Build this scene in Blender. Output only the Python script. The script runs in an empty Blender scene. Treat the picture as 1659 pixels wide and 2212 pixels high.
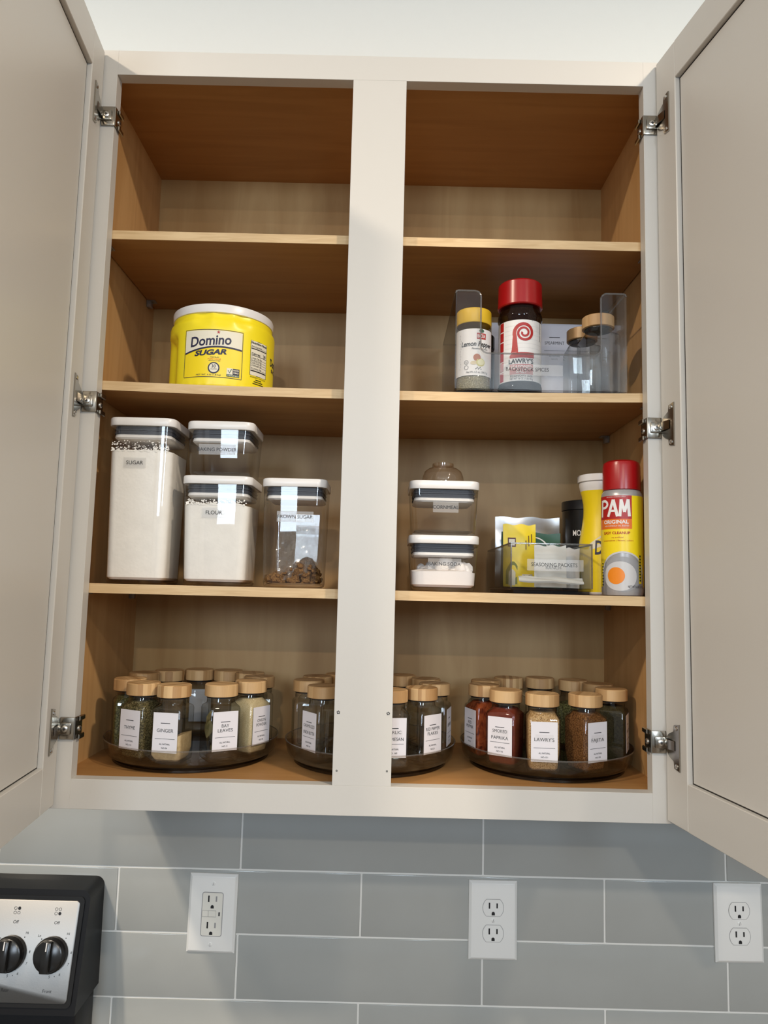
import bpy, bmesh, math, random
from mathutils import Matrix, Vector
from mathutils.geometry import tessellate_polygon

random.seed(11)
S = bpy.context.scene
COL = S.collection
R = math.radians
Z0 = 1.2953            # height of the survey datum above the floor (metres)

# ------------------------------------------------------------------ camera
cam_d = bpy.data.cameras.new('camera')
cam = bpy.data.objects.new('camera', cam_d)
COL.objects.link(cam)
cam_d.sensor_fit = 'HORIZONTAL'
cam_d.sensor_width = 36.0
cam_d.lens = 1573.27 / 1659.0 * 36.0
cam_d.clip_start = 0.02
yaw, pitch, roll = -0.00237, 0.10362, 0.02437
fw = Vector((math.sin(yaw) * math.cos(pitch), math.cos(yaw) * math.cos(pitch), math.sin(pitch)))
rt = Vector((math.cos(yaw), -math.sin(yaw), 0))
up = rt.cross(fw)
rt2 = math.cos(roll) * rt + math.sin(roll) * up
up2 = -math.sin(roll) * rt + math.cos(roll) * up
M = Matrix((rt2, up2, -fw)).transposed().to_4x4()
M.translation = Vector((0.02322, -0.9864, 0.37388 + Z0))
cam.matrix_world = M
S.camera = cam

# ------------------------------------------------------------------ world, lights, exposure
w = bpy.data.worlds.new('world')
S.world = w
w.use_nodes = True
w.node_tree.nodes['Background'].inputs[0].default_value = (0.95, 0.975, 1.0, 1)
w.node_tree.nodes['Background'].inputs[1].default_value = 0.29

def area(name, loc, power, color, size, size_y=None, rot=(0, 0, 0)):
    d = bpy.data.lights.new(name, 'AREA')
    d.energy = power
    d.color = color
    if size_y:
        d.shape = 'RECTANGLE'; d.size = size; d.size_y = size_y
    else:
        d.shape = 'DISK'; d.size = size
    o = bpy.data.objects.new(name, d)
    o.location = loc
    o.rotation_euler = rot
    COL.objects.link(o)
    return o

WARM = (1.0, 0.84, 0.66)
for (x, y, p) in ((-1.24, -1.2, 40), (1.10, -1.2, 40), (-1.42, -2.5, 18), (1.42, -2.5, 18), (-0.1, -3.8, 46)):
    area('downlight', (x, y, 3.035), p, WARM, 0.13)
COOL = (0.72, 0.86, 1.0)
area('daylight_window', (-0.80, -4.0, 2.25), 34, COOL, 0.60, 0.85, (R(90), 0, 0))
area('daylight_window', (1.00, -4.0, 2.40), 34, COOL, 0.45, 0.80, (R(90), 0, 0))

S.view_settings.view_transform = 'Standard'
S.view_settings.look = 'None'
S.view_settings.exposure = 0.0
S.view_settings.gamma = 1.0
S.view_settings.use_curve_mapping = False
cy = S.cycles
cy.use_denoising = True
cy.max_bounces = 10
cy.diffuse_bounces = 5
cy.glossy_bounces = 4
cy.transmission_bounces = 6
cy.transparent_max_bounces = 32
cy.caustics_reflective = False
cy.caustics_refractive = False
cy.sample_clamp_indirect = 4.0

# ------------------------------------------------------------------ materials
MATS = {}

def new_mat(name):
    m = bpy.data.materials.new(name)
    m.use_nodes = True
    nt = m.node_tree
    nt.nodes.clear()
    out = nt.nodes.new('ShaderNodeOutputMaterial')
    return m, nt, out

def L3(c):
    return (c[0], c[1], c[2], 1.0)

def plain(name, col, rough=0.5, metal=0.0, bump=0.0, bscale=300.0, var=0.0, vscale=20.0, coat=0.0, spec=0.5, sss=0.0):
    if name in MATS:
        return MATS[name]
    m, nt, out = new_mat(name)
    b = nt.nodes.new('ShaderNodeBsdfPrincipled')
    nt.links.new(b.outputs[0], out.inputs[0])
    b.inputs['Base Color'].default_value = L3(col)
    b.inputs['Roughness'].default_value = rough
    b.inputs['Metallic'].default_value = metal
    b.inputs['Coat Weight'].default_value = coat
    b.inputs['Specular IOR Level'].default_value = spec
    tc = nt.nodes.new('ShaderNodeTexCoord')
    if var > 0:
        n = nt.nodes.new('ShaderNodeTexNoise')
        n.inputs['Scale'].default_value = vscale
        n.inputs['Detail'].default_value = 4
        nt.links.new(tc.outputs['Object'], n.inputs['Vector'])
        r = nt.nodes.new('ShaderNodeValToRGB')
        r.color_ramp.elements[0].position = 0.3
        r.color_ramp.elements[1].position = 0.7
        r.color_ramp.elements[0].color = L3([c * (1 - var) for c in col])
        r.color_ramp.elements[1].color = L3([min(1, c * (1 + var)) for c in col])
        nt.links.new(n.outputs[0], r.inputs[0])
        nt.links.new(r.outputs[0], b.inputs['Base Color'])
    if bump > 0:
        n = nt.nodes.new('ShaderNodeTexNoise')
        n.inputs['Scale'].default_value = bscale
        n.inputs['Detail'].default_value = 3
        nt.links.new(tc.outputs['Object'], n.inputs['Vector'])
        bp = nt.nodes.new('ShaderNodeBump')
        bp.inputs['Strength'].default_value = bump
        bp.inputs['Distance'].default_value = 0.001
        nt.links.new(n.outputs[0], bp.inputs['Height'])
        nt.links.new(bp.outputs[0], b.inputs['Normal'])
    MATS[name] = m
    return m

def wood(name, c1, c2, scale, rough=0.45, contrast=(0.35, 0.65), fleck=0.0):
    """grain: noise stretched along one axis (scale per axis), plus a broad figure"""
    m, nt, out = new_mat(name)
    b = nt.nodes.new('ShaderNodeBsdfPrincipled')
    nt.links.new(b.outputs[0], out.inputs[0])
    b.inputs['Roughness'].default_value = rough
    tc = nt.nodes.new('ShaderNodeTexCoord')
    mp = nt.nodes.new('ShaderNodeMapping')
    mp.inputs['Scale'].default_value = scale
    nt.links.new(tc.outputs['Object'], mp.inputs[0])
    n = nt.nodes.new('ShaderNodeTexNoise')
    n.inputs['Scale'].default_value = 1.0
    n.inputs['Detail'].default_value = 5
    n.inputs['Distortion'].default_value = 1.2
    nt.links.new(mp.outputs[0], n.inputs['Vector'])
    r = nt.nodes.new('ShaderNodeValToRGB')
    r.color_ramp.elements[0].position = contrast[0]
    r.color_ramp.elements[1].position = contrast[1]
    r.color_ramp.elements[0].color = L3(c1)
    r.color_ramp.elements[1].color = L3(c2)
    nt.links.new(n.outputs[0], r.inputs[0])
    nt.links.new(r.outputs[0], b.inputs['Base Color'])
    return m

def bamboo(name, c1, c2):
    """laminated strips a few millimetres wide, each its own tone"""
    m, nt, out = new_mat(name)
    b = nt.nodes.new('ShaderNodeBsdfPrincipled')
    nt.links.new(b.outputs[0], out.inputs[0])
    b.inputs['Roughness'].default_value = 0.5
    tc = nt.nodes.new('ShaderNodeTexCoord')
    sx = nt.nodes.new('ShaderNodeSeparateXYZ')
    nt.links.new(tc.outputs['Object'], sx.inputs[0])
    info = nt.nodes.new('ShaderNodeObjectInfo')
    mu = nt.nodes.new('ShaderNodeMath'); mu.operation = 'MULTIPLY'; mu.inputs[1].default_value = 190
    nt.links.new(sx.outputs[0], mu.inputs[0])
    ad0 = nt.nodes.new('ShaderNodeMath'); ad0.operation = 'MULTIPLY_ADD'; ad0.inputs[1].default_value = 57.0
    nt.links.new(info.outputs['Random'], ad0.inputs[0]); nt.links.new(mu.outputs[0], ad0.inputs[2])
    fl = nt.nodes.new('ShaderNodeMath'); fl.operation = 'FLOOR'
    nt.links.new(ad0.outputs[0], fl.inputs[0])
    wn = nt.nodes.new('ShaderNodeTexWhiteNoise'); wn.noise_dimensions = '1D'
    nt.links.new(fl.outputs[0], wn.inputs['W'])
    mp = nt.nodes.new('ShaderNodeMapping'); mp.inputs['Scale'].default_value = (900, 900, 40)
    nt.links.new(tc.outputs['Object'], mp.inputs[0])
    n = nt.nodes.new('ShaderNodeTexNoise'); n.inputs['Scale'].default_value = 1.0; n.inputs['Detail'].default_value = 2
    nt.links.new(mp.outputs[0], n.inputs['Vector'])
    mx = nt.nodes.new('ShaderNodeMath'); mx.operation = 'MULTIPLY_ADD'; mx.inputs[1].default_value = 0.30
    nt.links.new(n.outputs[0], mx.inputs[0])
    sc = nt.nodes.new('ShaderNodeMath'); sc.operation = 'MULTIPLY'; sc.inputs[1].default_value = 0.85
    nt.links.new(wn.outputs[0], sc.inputs[0]); nt.links.new(sc.outputs[0], mx.inputs[2])
    r = nt.nodes.new('ShaderNodeValToRGB')
    r.color_ramp.elements[0].color = L3(c1); r.color_ramp.elements[1].color = L3(c2)
    nt.links.new(mx.outputs[0], r.inputs[0])
    nt.links.new(r.outputs[0], b.inputs['Base Color'])
    return m

def clear(name, tint, edge, gloss=1.0, rough=0.02, ior=1.45, haze=0.0, hazecol=(0.8, 0.8, 0.8)):
    """thin clear wall: see-through, darker where seen edge-on, reflecting by Schlick's law on both sides"""
    m, nt, out = new_mat(name)
    lw = nt.nodes.new('ShaderNodeLayerWeight'); lw.inputs[0].default_value = 0.5
    p2 = nt.nodes.new('ShaderNodeMath'); p2.operation = 'POWER'; p2.inputs[1].default_value = 3.0
    nt.links.new(lw.outputs['Facing'], p2.inputs[0])
    mc = nt.nodes.new('ShaderNodeMix'); mc.data_type = 'RGBA'
    nt.links.new(p2.outputs[0], mc.inputs[0])
    mc.inputs[6].default_value = L3(tint); mc.inputs[7].default_value = L3(edge)
    tr = nt.nodes.new('ShaderNodeBsdfTransparent')
    nt.links.new(mc.outputs[2], tr.inputs[0])
    base = tr.outputs[0]
    if haze > 0:
        df = nt.nodes.new('ShaderNodeBsdfDiffuse'); df.inputs[0].default_value = L3(hazecol)
        mh = nt.nodes.new('ShaderNodeMixShader'); mh.inputs[0].default_value = haze
        nt.links.new(base, mh.inputs[1]); nt.links.new(df.outputs[0], mh.inputs[2])
        base = mh.outputs[0]
    gl = nt.nodes.new('ShaderNodeBsdfGlossy'); gl.inputs['Roughness'].default_value = rough
    p5 = nt.nodes.new('ShaderNodeMath'); p5.operation = 'POWER'; p5.inputs[1].default_value = 5.0
    nt.links.new(lw.outputs['Facing'], p5.inputs[0])
    f0 = ((ior - 1) / (ior + 1)) ** 2
    ml = nt.nodes.new('ShaderNodeMath'); ml.operation = 'MULTIPLY_ADD'; ml.use_clamp = True
    ml.inputs[1].default_value = (0.85 - f0) * min(1.0, gloss); ml.inputs[2].default_value = f0 * gloss
    nt.links.new(p5.outputs[0], ml.inputs[0])
    mx = nt.nodes.new('ShaderNodeMixShader')
    nt.links.new(ml.outputs[0], mx.inputs[0]); nt.links.new(base, mx.inputs[1]); nt.links.new(gl.outputs[0], mx.inputs[2])
    nt.links.new(mx.outputs[0], out.inputs[0])
    return m

def speckle(name, cols, scale, rough=0.8, stretch=(1, 1, 1), bump=0.5):
    m, nt, out = new_mat(name)
    b = nt.nodes.new('ShaderNodeBsdfPrincipled')
    nt.links.new(b.outputs[0], out.inputs[0])
    b.inputs['Roughness'].default_value = rough
    b.inputs['Specular IOR Level'].default_value = 0.2
    tc = nt.nodes.new('ShaderNodeTexCoord')
    mp = nt.nodes.new('ShaderNodeMapping'); mp.inputs['Scale'].default_value = [scale * s for s in stretch]
    nt.links.new(tc.outputs['Object'], mp.inputs[0])
    n = nt.nodes.new('ShaderNodeTexNoise'); n.inputs['Scale'].default_value = 1.0; n.inputs['Detail'].default_value = 3
    n.inputs['Distortion'].default_value = 0.8
    nt.links.new(mp.outputs[0], n.inputs['Vector'])
    r = nt.nodes.new('ShaderNodeValToRGB')
    while len(r.color_ramp.elements) < len(cols):
        r.color_ramp.elements.new(0.5)
    for i, c in enumerate(cols):
        r.color_ramp.elements[i].position = 0.32 + 0.36 * i / (len(cols) - 1)
        r.color_ramp.elements[i].color = L3(c)
    nt.links.new(n.outputs[0], r.inputs[0])
    nt.links.new(r.outputs[0], b.inputs['Base Color'])
    bp = nt.nodes.new('ShaderNodeBump'); bp.inputs['Strength'].default_value = bump; bp.inputs['Distance'].default_value = 0.001
    nt.links.new(n.outputs[0], bp.inputs['Height']); nt.links.new(bp.outputs[0], b.inputs['Normal'])
    return m

PAINT = plain('cabinet paint', (0.585, 0.570, 0.535), 0.38, bump=0.06, bscale=260)
WALLP = plain('white wall paint', (0.85, 0.87, 0.84), 0.75, bump=0.1, bscale=400)
CEILP = plain('ceiling paint', (0.87, 0.87, 0.84), 0.8)
FLOORM = wood('floor oak', (0.10, 0.07, 0.045), (0.15, 0.11, 0.07), (2, 20, 2))
TILE = plain('grey glazed tile', (0.41, 0.425, 0.41), 0.14, var=0.03, vscale=9, bump=0.05, bscale=25)
GROUT = plain('white grout', (0.78, 0.78, 0.75), 0.85)
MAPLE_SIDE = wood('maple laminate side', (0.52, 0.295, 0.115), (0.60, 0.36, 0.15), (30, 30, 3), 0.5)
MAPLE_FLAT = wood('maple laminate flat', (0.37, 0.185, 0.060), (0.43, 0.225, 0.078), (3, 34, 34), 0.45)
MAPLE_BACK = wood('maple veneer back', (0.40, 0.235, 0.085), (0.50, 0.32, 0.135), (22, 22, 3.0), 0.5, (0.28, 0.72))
MAPLE_EDGE = wood('maple edge band', (0.60, 0.41, 0.21), (0.70, 0.51, 0.28), (14, 160, 160), 0.5)
HOLE = plain('dark hinge cup', (0.02, 0.018, 0.015), 0.35, spec=0.6)
DARKGAP = plain('dark gap', (0.02, 0.018, 0.016), 0.9)
CHROME = plain('nickel hinge steel', (0.40, 0.375, 0.33), 0.2, 1.0)
CHROMED = plain('dark hinge recess', (0.10, 0.095, 0.085), 0.35, 0.8)
SCREWM = plain('bright screw steel', (0.72, 0.70, 0.66), 0.3, 1.0)
GLASS = clear('clear jar glass', (0.955, 0.965, 0.96), (0.30, 0.32, 0.31), 1.7)
ACRYL = clear('clear acrylic', (0.985, 0.985, 0.98), (0.66, 0.65, 0.64), 1.8)
BINC = clear('clear bin plastic', (0.965, 0.965, 0.965), (0.74, 0.74, 0.74), 1.3)
SMOKE = clear('smoky turntable plastic', (0.98, 0.972, 0.965), (0.62, 0.59, 0.57), 1.4)
SMOKED = clear('smoky turntable base', (0.62, 0.58, 0.55), (0.16, 0.145, 0.13), 1.2)
AMBER = clear('amber tinted plastic', (0.97, 0.92, 0.88), (0.74, 0.63, 0.55), 2.2)
TAPE = clear('frosted label tape', (0.92, 0.92, 0.92), (0.75, 0.75, 0.75), 0.8, 0.25, 1.4, 0.24)
FILM = clear('crinkled clear film', (0.93, 0.93, 0.93), (0.7, 0.7, 0.7), 4.0, 0.1, 1.45, 0.10)
PINM = clear('clear shelf clip plastic', (0.75, 0.73, 0.7), (0.4, 0.38, 0.36), 1.2, 0.15, 1.45, 0.35, (0.5, 0.48, 0.45))
WHITEP = plain('white plastic', (0.80, 0.78, 0.76), 0.3)
WHITEG = plain('white outlet plastic', (0.88, 0.89, 0.87), 0.22)
IVORY = plain('warm white outlet plastic', (0.84, 0.83, 0.76), 0.3)
RUBBER = plain('dark slate silicone', (0.035, 0.04, 0.055), 0.45)
INK = plain('black print', (0.012, 0.012, 0.014), 0.5)
CARD = plain('white label paper', (0.78, 0.76, 0.80), 0.6)
CARD2 = plain('white paper sheet', (0.72, 0.71, 0.77), 0.7)
BAMBOO = bamboo('bamboo strips', (0.36, 0.18, 0.060), (0.74, 0.50, 0.25))
SUGARM = plain('white sugar', (0.94, 0.91, 0.85), 0.85, bump=0.25, bscale=250, var=0.03, vscale=60)
FLOURM = plain('white flour', (0.93, 0.90, 0.84), 0.9, bump=0.25, bscale=200, var=0.03, vscale=60)
SODAM = plain('white powder', (0.86, 0.82, 0.80), 0.9, bump=0.2, bscale=150)
BROWNM = speckle('brown sugar grain', [(0.085, 0.036, 0.010), (0.19, 0.092, 0.027), (0.30, 0.16, 0.052)], 420)
YELLOW = plain('yellow plastic', (0.95, 0.77, 0.02), 0.35)
YELLOWP = plain('yellow print', (0.93, 0.70, 0.012), 0.35)
NAVY = plain('navy print', (0.012, 0.012, 0.05), 0.5)
REDP = plain('red print', (0.42, 0.012, 0.012), 0.4)
CREAMP = plain('cream print', (0.80, 0.75, 0.60), 0.5)
WHITEPR = plain('white print', (0.82, 0.80, 0.78), 0.45)
ORANGEP = plain('orange print', (0.75, 0.16, 0.012), 0.4)
YOLK = plain('egg yolk print', (0.85, 0.25, 0.01), 0.4)
GREYP = plain('grey print', (0.33, 0.33, 0.34), 0.35)
LGREYP = plain('light grey print', (0.60, 0.59, 0.59), 0.35)
GREENP = plain('green print', (0.02, 0.09, 0.05), 0.4)
OLIVEP = plain('olive print', (0.22, 0.24, 0.03), 0.4)
REDCAP = plain('red cap plastic', (0.36, 0.006, 0.008), 0.28)
BLACKP = plain('black plastic', (0.012, 0.012, 0.012), 0.22)
STEEL = plain('brushed steel', (0.29, 0.29, 0.285), 0.45, 1.0, bump=0.05, bscale=500)
ENAMEL = plain('black stove enamel', (0.008, 0.008, 0.009), 0.38, spec=0.25)
FOIL = plain('grey foil', (0.50, 0.50, 0.51), 0.3, 0.75)
YCAP = plain('yellow cap plastic', (0.80, 0.50, 0.02), 0.4)

# ------------------------------------------------------------------ mesh helpers
class MB:
    def __init__(self):
        self.v = []; self.f = []; self.mi = []; self.m = 0
    def add(self, vs, fs, mat=None):
        o = len(self.v)
        self.v.extend(Vector(p) for p in vs)
        for f in fs:
            self.f.append([i + o for i in f])
            self.mi.append(self.m if mat is None else mat)
        return self
    def box(self, x0, x1, y0, y1, z0, z1, bev=0.0, seg=2, mat=None):
        bm = bmesh.new()
        bmesh.ops.create_cube(bm, size=1.0)
        for v in bm.verts:
            v.co = Vector(((x0 + x1) / 2 + v.co.x * (x1 - x0), (y0 + y1) / 2 + v.co.y * (y1 - y0), (z0 + z1) / 2 + v.co.z * (z1 - z0)))
        if bev > 0:
            bmesh.ops.bevel(bm, geom=list(bm.edges), offset=bev, segments=seg, affect='EDGES', profile=0.5)
        bm.verts.index_update()
        self.add([v.co.copy() for v in bm.verts], [[v.index for v in f.verts] for f in bm.faces], mat)
        bm.free()
        return self
    def loft(self, rings, cap0=True, cap1=True, closed=False, mat=None):
        n = len(rings[0]); vs = [p for r in rings for p in r]; fs = []
        k = len(rings)
        for i in range(k if closed else k - 1):
            a, b = i * n, ((i + 1) % k) * n
            for j in range(n):
                fs.append([a + j, a + (j + 1) % n, b + (j + 1) % n, b + j])
        if not closed:
            if cap0: fs.append(list(range(n - 1, -1, -1)))
            if cap1: fs.append([(k - 1) * n + j for j in range(n)])
        return self.add(vs, fs, mat)
    def lathe(self, prof, n=32, cap0=True, cap1=True, cx=0, cy=0, mat=None, a0=0.0):
        rings = [[(cx + r * math.cos(a0 + 2 * math.pi * j / n), cy + r * math.sin(a0 + 2 * math.pi * j / n), z) for j in range(n)] for r, z in prof]
        return self.loft(rings, cap0, cap1, mat=mat)
    def sweep(self, path, prof, closed=False, mat=None):
        """path: points; prof: circle radius"""
        n = 6; rings = []
        P = [Vector(p) for p in path]
        for i, p in enumerate(P):
            if closed:
                t = (P[(i + 1) % len(P)] - P[i - 1])
            else:
                t = P[min(i + 1, len(P) - 1)] - P[max(i - 1, 0)]
            t.normalize()
            a = Vector((0, 0, 1)) if abs(t.z) < 0.9 else Vector((0, 1, 0))
            u = t.cross(a).normalized(); w2 = t.cross(u)
            rings.append([p + prof * (math.cos(2 * math.pi * k / n) * u + math.sin(2 * math.pi * k / n) * w2) for k in range(n)])
        return self.loft(rings, closed=closed, mat=mat)
    def poly(self, place, pts, mat=None):
        tris = tessellate_polygon([[Vector((p[0], p[1], 0)) for p in pts]])
        return self.add([place(*p) for p in pts], [list(t) for t in tris], mat)
    def strip(self, place, us, lo, hi, mat=None):
        vs = []; fs = []
        for u in us:
            a = lo(u) if callable(lo) else lo
            b = hi(u) if callable(hi) else hi
            vs += [place(u, a), place(u, b)]
        for i in range(len(us) - 1):
            fs.append([2 * i, 2 * i + 2, 2 * i + 3, 2 * i + 1])
        return self.add(vs, fs, mat)
    def rect(self, place, u0, u1, v0, v1, n=1, mat=None):
        return self.strip(place, [u0 + (u1 - u0) * i / n for i in range(n + 1)], v0, v1, mat)
    def stroke(self, place, pts, wd, closed=False, mat=None):
        P = [Vector((p[0], p[1])) for p in pts]; k = len(P); vs = []; fs = []
        for i in range(k):
            if closed: t = P[(i + 1) % k] - P[i - 1]
            else: t = P[min(i + 1, k - 1)] - P[max(i - 1, 0)]
            if t.length == 0: t = Vector((1, 0))
            t.normalize(); nn = Vector((-t.y, t.x))
            ww = wd[i] if isinstance(wd, (list, tuple)) else wd
            for s in (-0.5, 0.5):
                q = P[i] + nn * ww * s
                vs.append(place(q.x, q.y))
        for i in range(k if closed else k - 1):
            j = (i + 1) % k
            fs.append([2 * i, 2 * j, 2 * j + 1, 2 * i + 1])
        return self.add(vs, fs, mat)
    def disc(self, place, u, v, r, n=20, ry=None, mat=None):
        ry = ry or r; k = max(6, n // 2)
        return self.strip(place, [u - r * math.cos(math.pi * i / k) for i in range(k + 1)],
                          lambda x: v - ry * math.sqrt(max(0.0, 1 - ((x - u) / r) ** 2)), lambda x: v + ry * math.sqrt(max(0.0, 1 - ((x - u) / r) ** 2)), mat)
    def ring(self, place, u, v, r, wd, n=24, mat=None):
        return self.stroke(place, [(u + r * math.cos(2 * math.pi * k / n), v + r * math.sin(2 * math.pi * k / n)) for k in range(n)], wd, True, mat)
    def mesh(self, name, mats, ang=35):
        me = bpy.data.meshes.new(name)
        me.from_pydata([tuple(p) for p in self.v], [], self.f)
        if not isinstance(mats, (list, tuple)): mats = [mats]
        for m in mats: me.materials.append(m)
        me.polygons.foreach_set('material_index', self.mi)
        me.validate()
        me.shade_smooth()
        me.set_sharp_from_angle(angle=R(ang))
        me.update()
        return me

def obj(name, mb, mats, parent=None, loc=None, rot=None, ang=35, label=None, kind=None):
    me = mb.mesh(name, mats, ang) if isinstance(mb, MB) else mb
    o = bpy.data.objects.new(name, me)
    COL.objects.link(o)
    if parent: o.parent = parent
    if loc: o.location = loc
    if rot: o.rotation_euler = rot
    if label: o['label'] = label
    if kind: o['kind'] = kind
    return o

def thing(name, label, cat, loc=(0, 0, 0), rz=0.0, group=None):
    o = bpy.data.objects.new(name, None)
    o.empty_display_size = 0.05
    COL.objects.link(o)
    o.location = loc; o.rotation_euler = (0, 0, rz)
    o['label'] = label; o['category'] = cat
    if group: o['group'] = group
    return o

def rr(hx, hy, r, z, n=5, cx=0, cy=0):
    pts = []
    for k, (sx, sy) in enumerate(((1, 1), (-1, 1), (-1, -1), (1, -1))):
        for i in range(n + 1):
            a = math.pi / 2 * (k + i / n)
            pts.append((cx + sx * (hx - r) + r * math.cos(a), cy + sy * (hy - r) + r * math.sin(a), z))
    return pts

def rr2(u0, u1, v0, v1, r, n=4):
    return [((u0 + u1) / 2 + p[0], (v0 + v1) / 2 + p[1]) for p in rr((u1 - u0) / 2, (v1 - v0) / 2, r, 0, n)]

def flat(o, ux=(1, 0, 0), uz=(0, 0, 1)):
    o, ux, uz = Vector(o), Vector(ux), Vector(uz)
    return lambda u, v: o + ux * u + uz * v

def cyl(r, a0=0.0, z0=0.0, rad=None):
    """u = arc length to the right of the direction a0 (0 faces -y), v = height"""
    def pl(u, v):
        rr_ = rad(v + z0) if rad else r
        a = a0 + u / r
        return Vector((rr_ * math.sin(a), -rr_ * math.cos(a), v + z0))
    pl.curved = True
    return pl

TXT = {}
def text_geo(s, bold=0.0, shear=0.0, space=1.0):
    key = (s, bold, shear, space)
    if key in TXT: return TXT[key]
    c = bpy.data.curves.new('t', 'FONT')
    c.body = s; c.size = 1.0; c.offset = bold; c.shear = shear; c.space_character = space
    c.resolution_u = 3; c.fill_mode = 'FRONT'
    o = bpy.data.objects.new('t', c)
    me = bpy.data.meshes.new_from_object(o)
    vs = [(v.co.x, v.co.y) for v in me.vertices]
    fs = [list(p.vertices) for p in me.polygons]
    bpy.data.objects.remove(o); bpy.data.curves.remove(c); bpy.data.meshes.remove(me)
    TXT[key] = (vs, fs)
    return TXT[key]

CAP = None
def put_text(mb, place, s, u, v, h, width=None, bold=0.0, shear=0.0, mat=None, align='c', space=1.0, warp=None):
    """text with capital height h, its baseline at v, centred on u (or starting there)"""
    global CAP
    if CAP is None:
        CAP = max(p[1] for p in text_geo('H')[0])
    vs, fs = text_geo(s, bold, shear, space)
    if not vs: return
    x0 = min(p[0] for p in vs); x1 = max(p[0] for p in vs)
    ky = h / CAP
    kx = (width / (x1 - x0)) if width else ky
    off = u - (kx * (x0 + x1) / 2 if align == 'c' else kx * x0)
    pts = [(off + p[0] * kx, v + p[1] * ky) for p in vs]
    if warp: pts = [warp(*p) for p in pts]
    if getattr(place, 'curved', False):
        tri = [[pts[i] for i in f] for f in fs]
        for _ in range(6):
            new = []; done = True
            for t_ in tri:
                if len(t_) != 3: new.append(t_); continue
                e = [((t_[k][0] - t_[(k + 1) % 3][0]) ** 2 + (t_[k][1] - t_[(k + 1) % 3][1]) ** 2, k) for k in range(3)]
                d, k = max(e)
                if d < 0.005 ** 2: new.append(t_); continue
                done = False
                a_, b_, c_ = t_[k], t_[(k + 1) % 3], t_[(k + 2) % 3]
                mid = ((a_[0] + b_[0]) / 2, (a_[1] + b_[1]) / 2)
                new += [[a_, mid, c_], [mid, b_, c_]]
            tri = new
            if done: break
        for t_ in tri:
            mb.add([place(*p) for p in t_], [list(range(len(t_)))], mat)
        return
    mb.add([place(*p) for p in pts], fs, mat)

def structure(o):
    o['kind'] = 'structure'
    return o

# ------------------------------------------------------------------ setting: wall, tiles, ceiling, floor
WY = 0.2994            # glazed face of the tiles
wall = structure(obj('wall_back', MB().box(-1.9, 1.9, 0.3069, 0.42, 0, 3.05), WALLP))
obj('grout', MB().box(-1.55, 1.55, 0.3012, 0.3068, 0.86, 1.60), GROUT, wall)
TW, TH, TX, TZ = 0.40991, 0.1033, 0.20221, -0.10599 + Z0
tile_cache = {}
for row in range(-2, 5):
    zt = TZ - (row - 1) * TH
    z0, z1 = zt - TH, zt
    offs = 0.0 if row % 2 == 0 else 0.5
    for k in range(-4, 4):
        x0 = TX + (k + offs) * TW; x1 = x0 + TW
        x0c, x1c = max(x0, -1.5), min(x1, 1.5)
        if x1c - x0c < 0.05: continue
        g = 0.0016
        wdt, hgt = x1c - x0c - 2 * g, z1 - z0 - 2 * g
        key = round(wdt, 4)
        if key not in tile_cache:
            tile_cache[key] = MB().box(-wdt / 2, wdt / 2, 0, 0.0072, -hgt / 2, hgt / 2, 0.0011, 2).mesh('tile', TILE)
        obj('tile', tile_cache[key], None, wall, ((x0c + x1c) / 2, WY + random.uniform(-0.0002, 0.0003), (z0 + z1) / 2),
            (random.uniform(-0.0016, 0.0016), 0, random.uniform(-0.0006, 0.0006)))
structure(obj('ceiling', MB().box(-3.2, 3.2, -4.6, 0.42, 3.05, 3.15), CEILP))
structure(obj('floor', MB().box(-3.2, 3.2, -4.6, 0.42, -0.1, 0), FLOORM))

# ------------------------------------------------------------------ cabinet
ZB, ZT = 0.07672 + Z0, 1.14338 + Z0
OPB, OPT = 0.11478 + Z0, 1.10578 + Z0
OX, MX = 0.38147, 0.03862
cab = thing('wall_cabinet', 'greige painted wall cabinet with both doors open and maple interior', 'cabinet', (0, 0, ZB))
def cpart(name, mb, mat, **k):
    for p in mb.v: p.z -= ZB
    return obj(name, mb, mat, cab, **k)
FT = 0.01875
for s in (-1, 1):
    a, b = sorted((s * OX, s * 0.4190))
    cpart('stile', MB().box(a, b, 0, FT, ZB, ZT, 0.0003, 1), PAINT)
cpart('top_rail', MB().box(-OX, OX, 0, FT, OPT, ZT, 0.0003, 1), PAINT)
cpart('bottom_rail', MB().box(-OX, OX, 0, FT, ZB, OPB, 0.0003, 1), PAINT)
mul = cpart('mullion', MB().box(-MX, MX, 0, FT, OPB, OPT, 0.0003, 1), PAINT)
for (x, z) in ((-0.0330, 0.2085), (0.0330, 0.2085), (-0.0330, 0.1335), (0.0330, 0.1345)):
    m_ = MB(); pl = flat((x, -0.0003, z + Z0 - ZB))
    for k in range(5):
        a = R(20 + 72 * k); rr0 = 0.0016 if z > 0.2 else 0.0009
        m_.disc(pl, rr0 * math.cos(a), rr0 * math.sin(a), 0.0008 if z > 0.2 else 0.0005, 6)
    obj('screw_hole', m_, INK, mul, label='chipped screw hole in the centre post')
for s in (-1, 1):
    a, b = sorted((s * 0.4055, s * 0.4180))
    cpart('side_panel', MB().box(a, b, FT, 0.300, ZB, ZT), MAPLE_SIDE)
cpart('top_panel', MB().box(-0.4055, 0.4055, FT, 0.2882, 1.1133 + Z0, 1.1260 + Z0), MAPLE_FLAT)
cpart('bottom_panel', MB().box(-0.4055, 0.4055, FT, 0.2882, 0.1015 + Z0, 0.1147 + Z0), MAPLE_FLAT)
cpart('back_panel', MB().box(-0.4055, 0.4055, 0.2882, 0.2942, 0.1015 + Z0, 1.126 + Z0), MAPLE_BACK)

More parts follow.
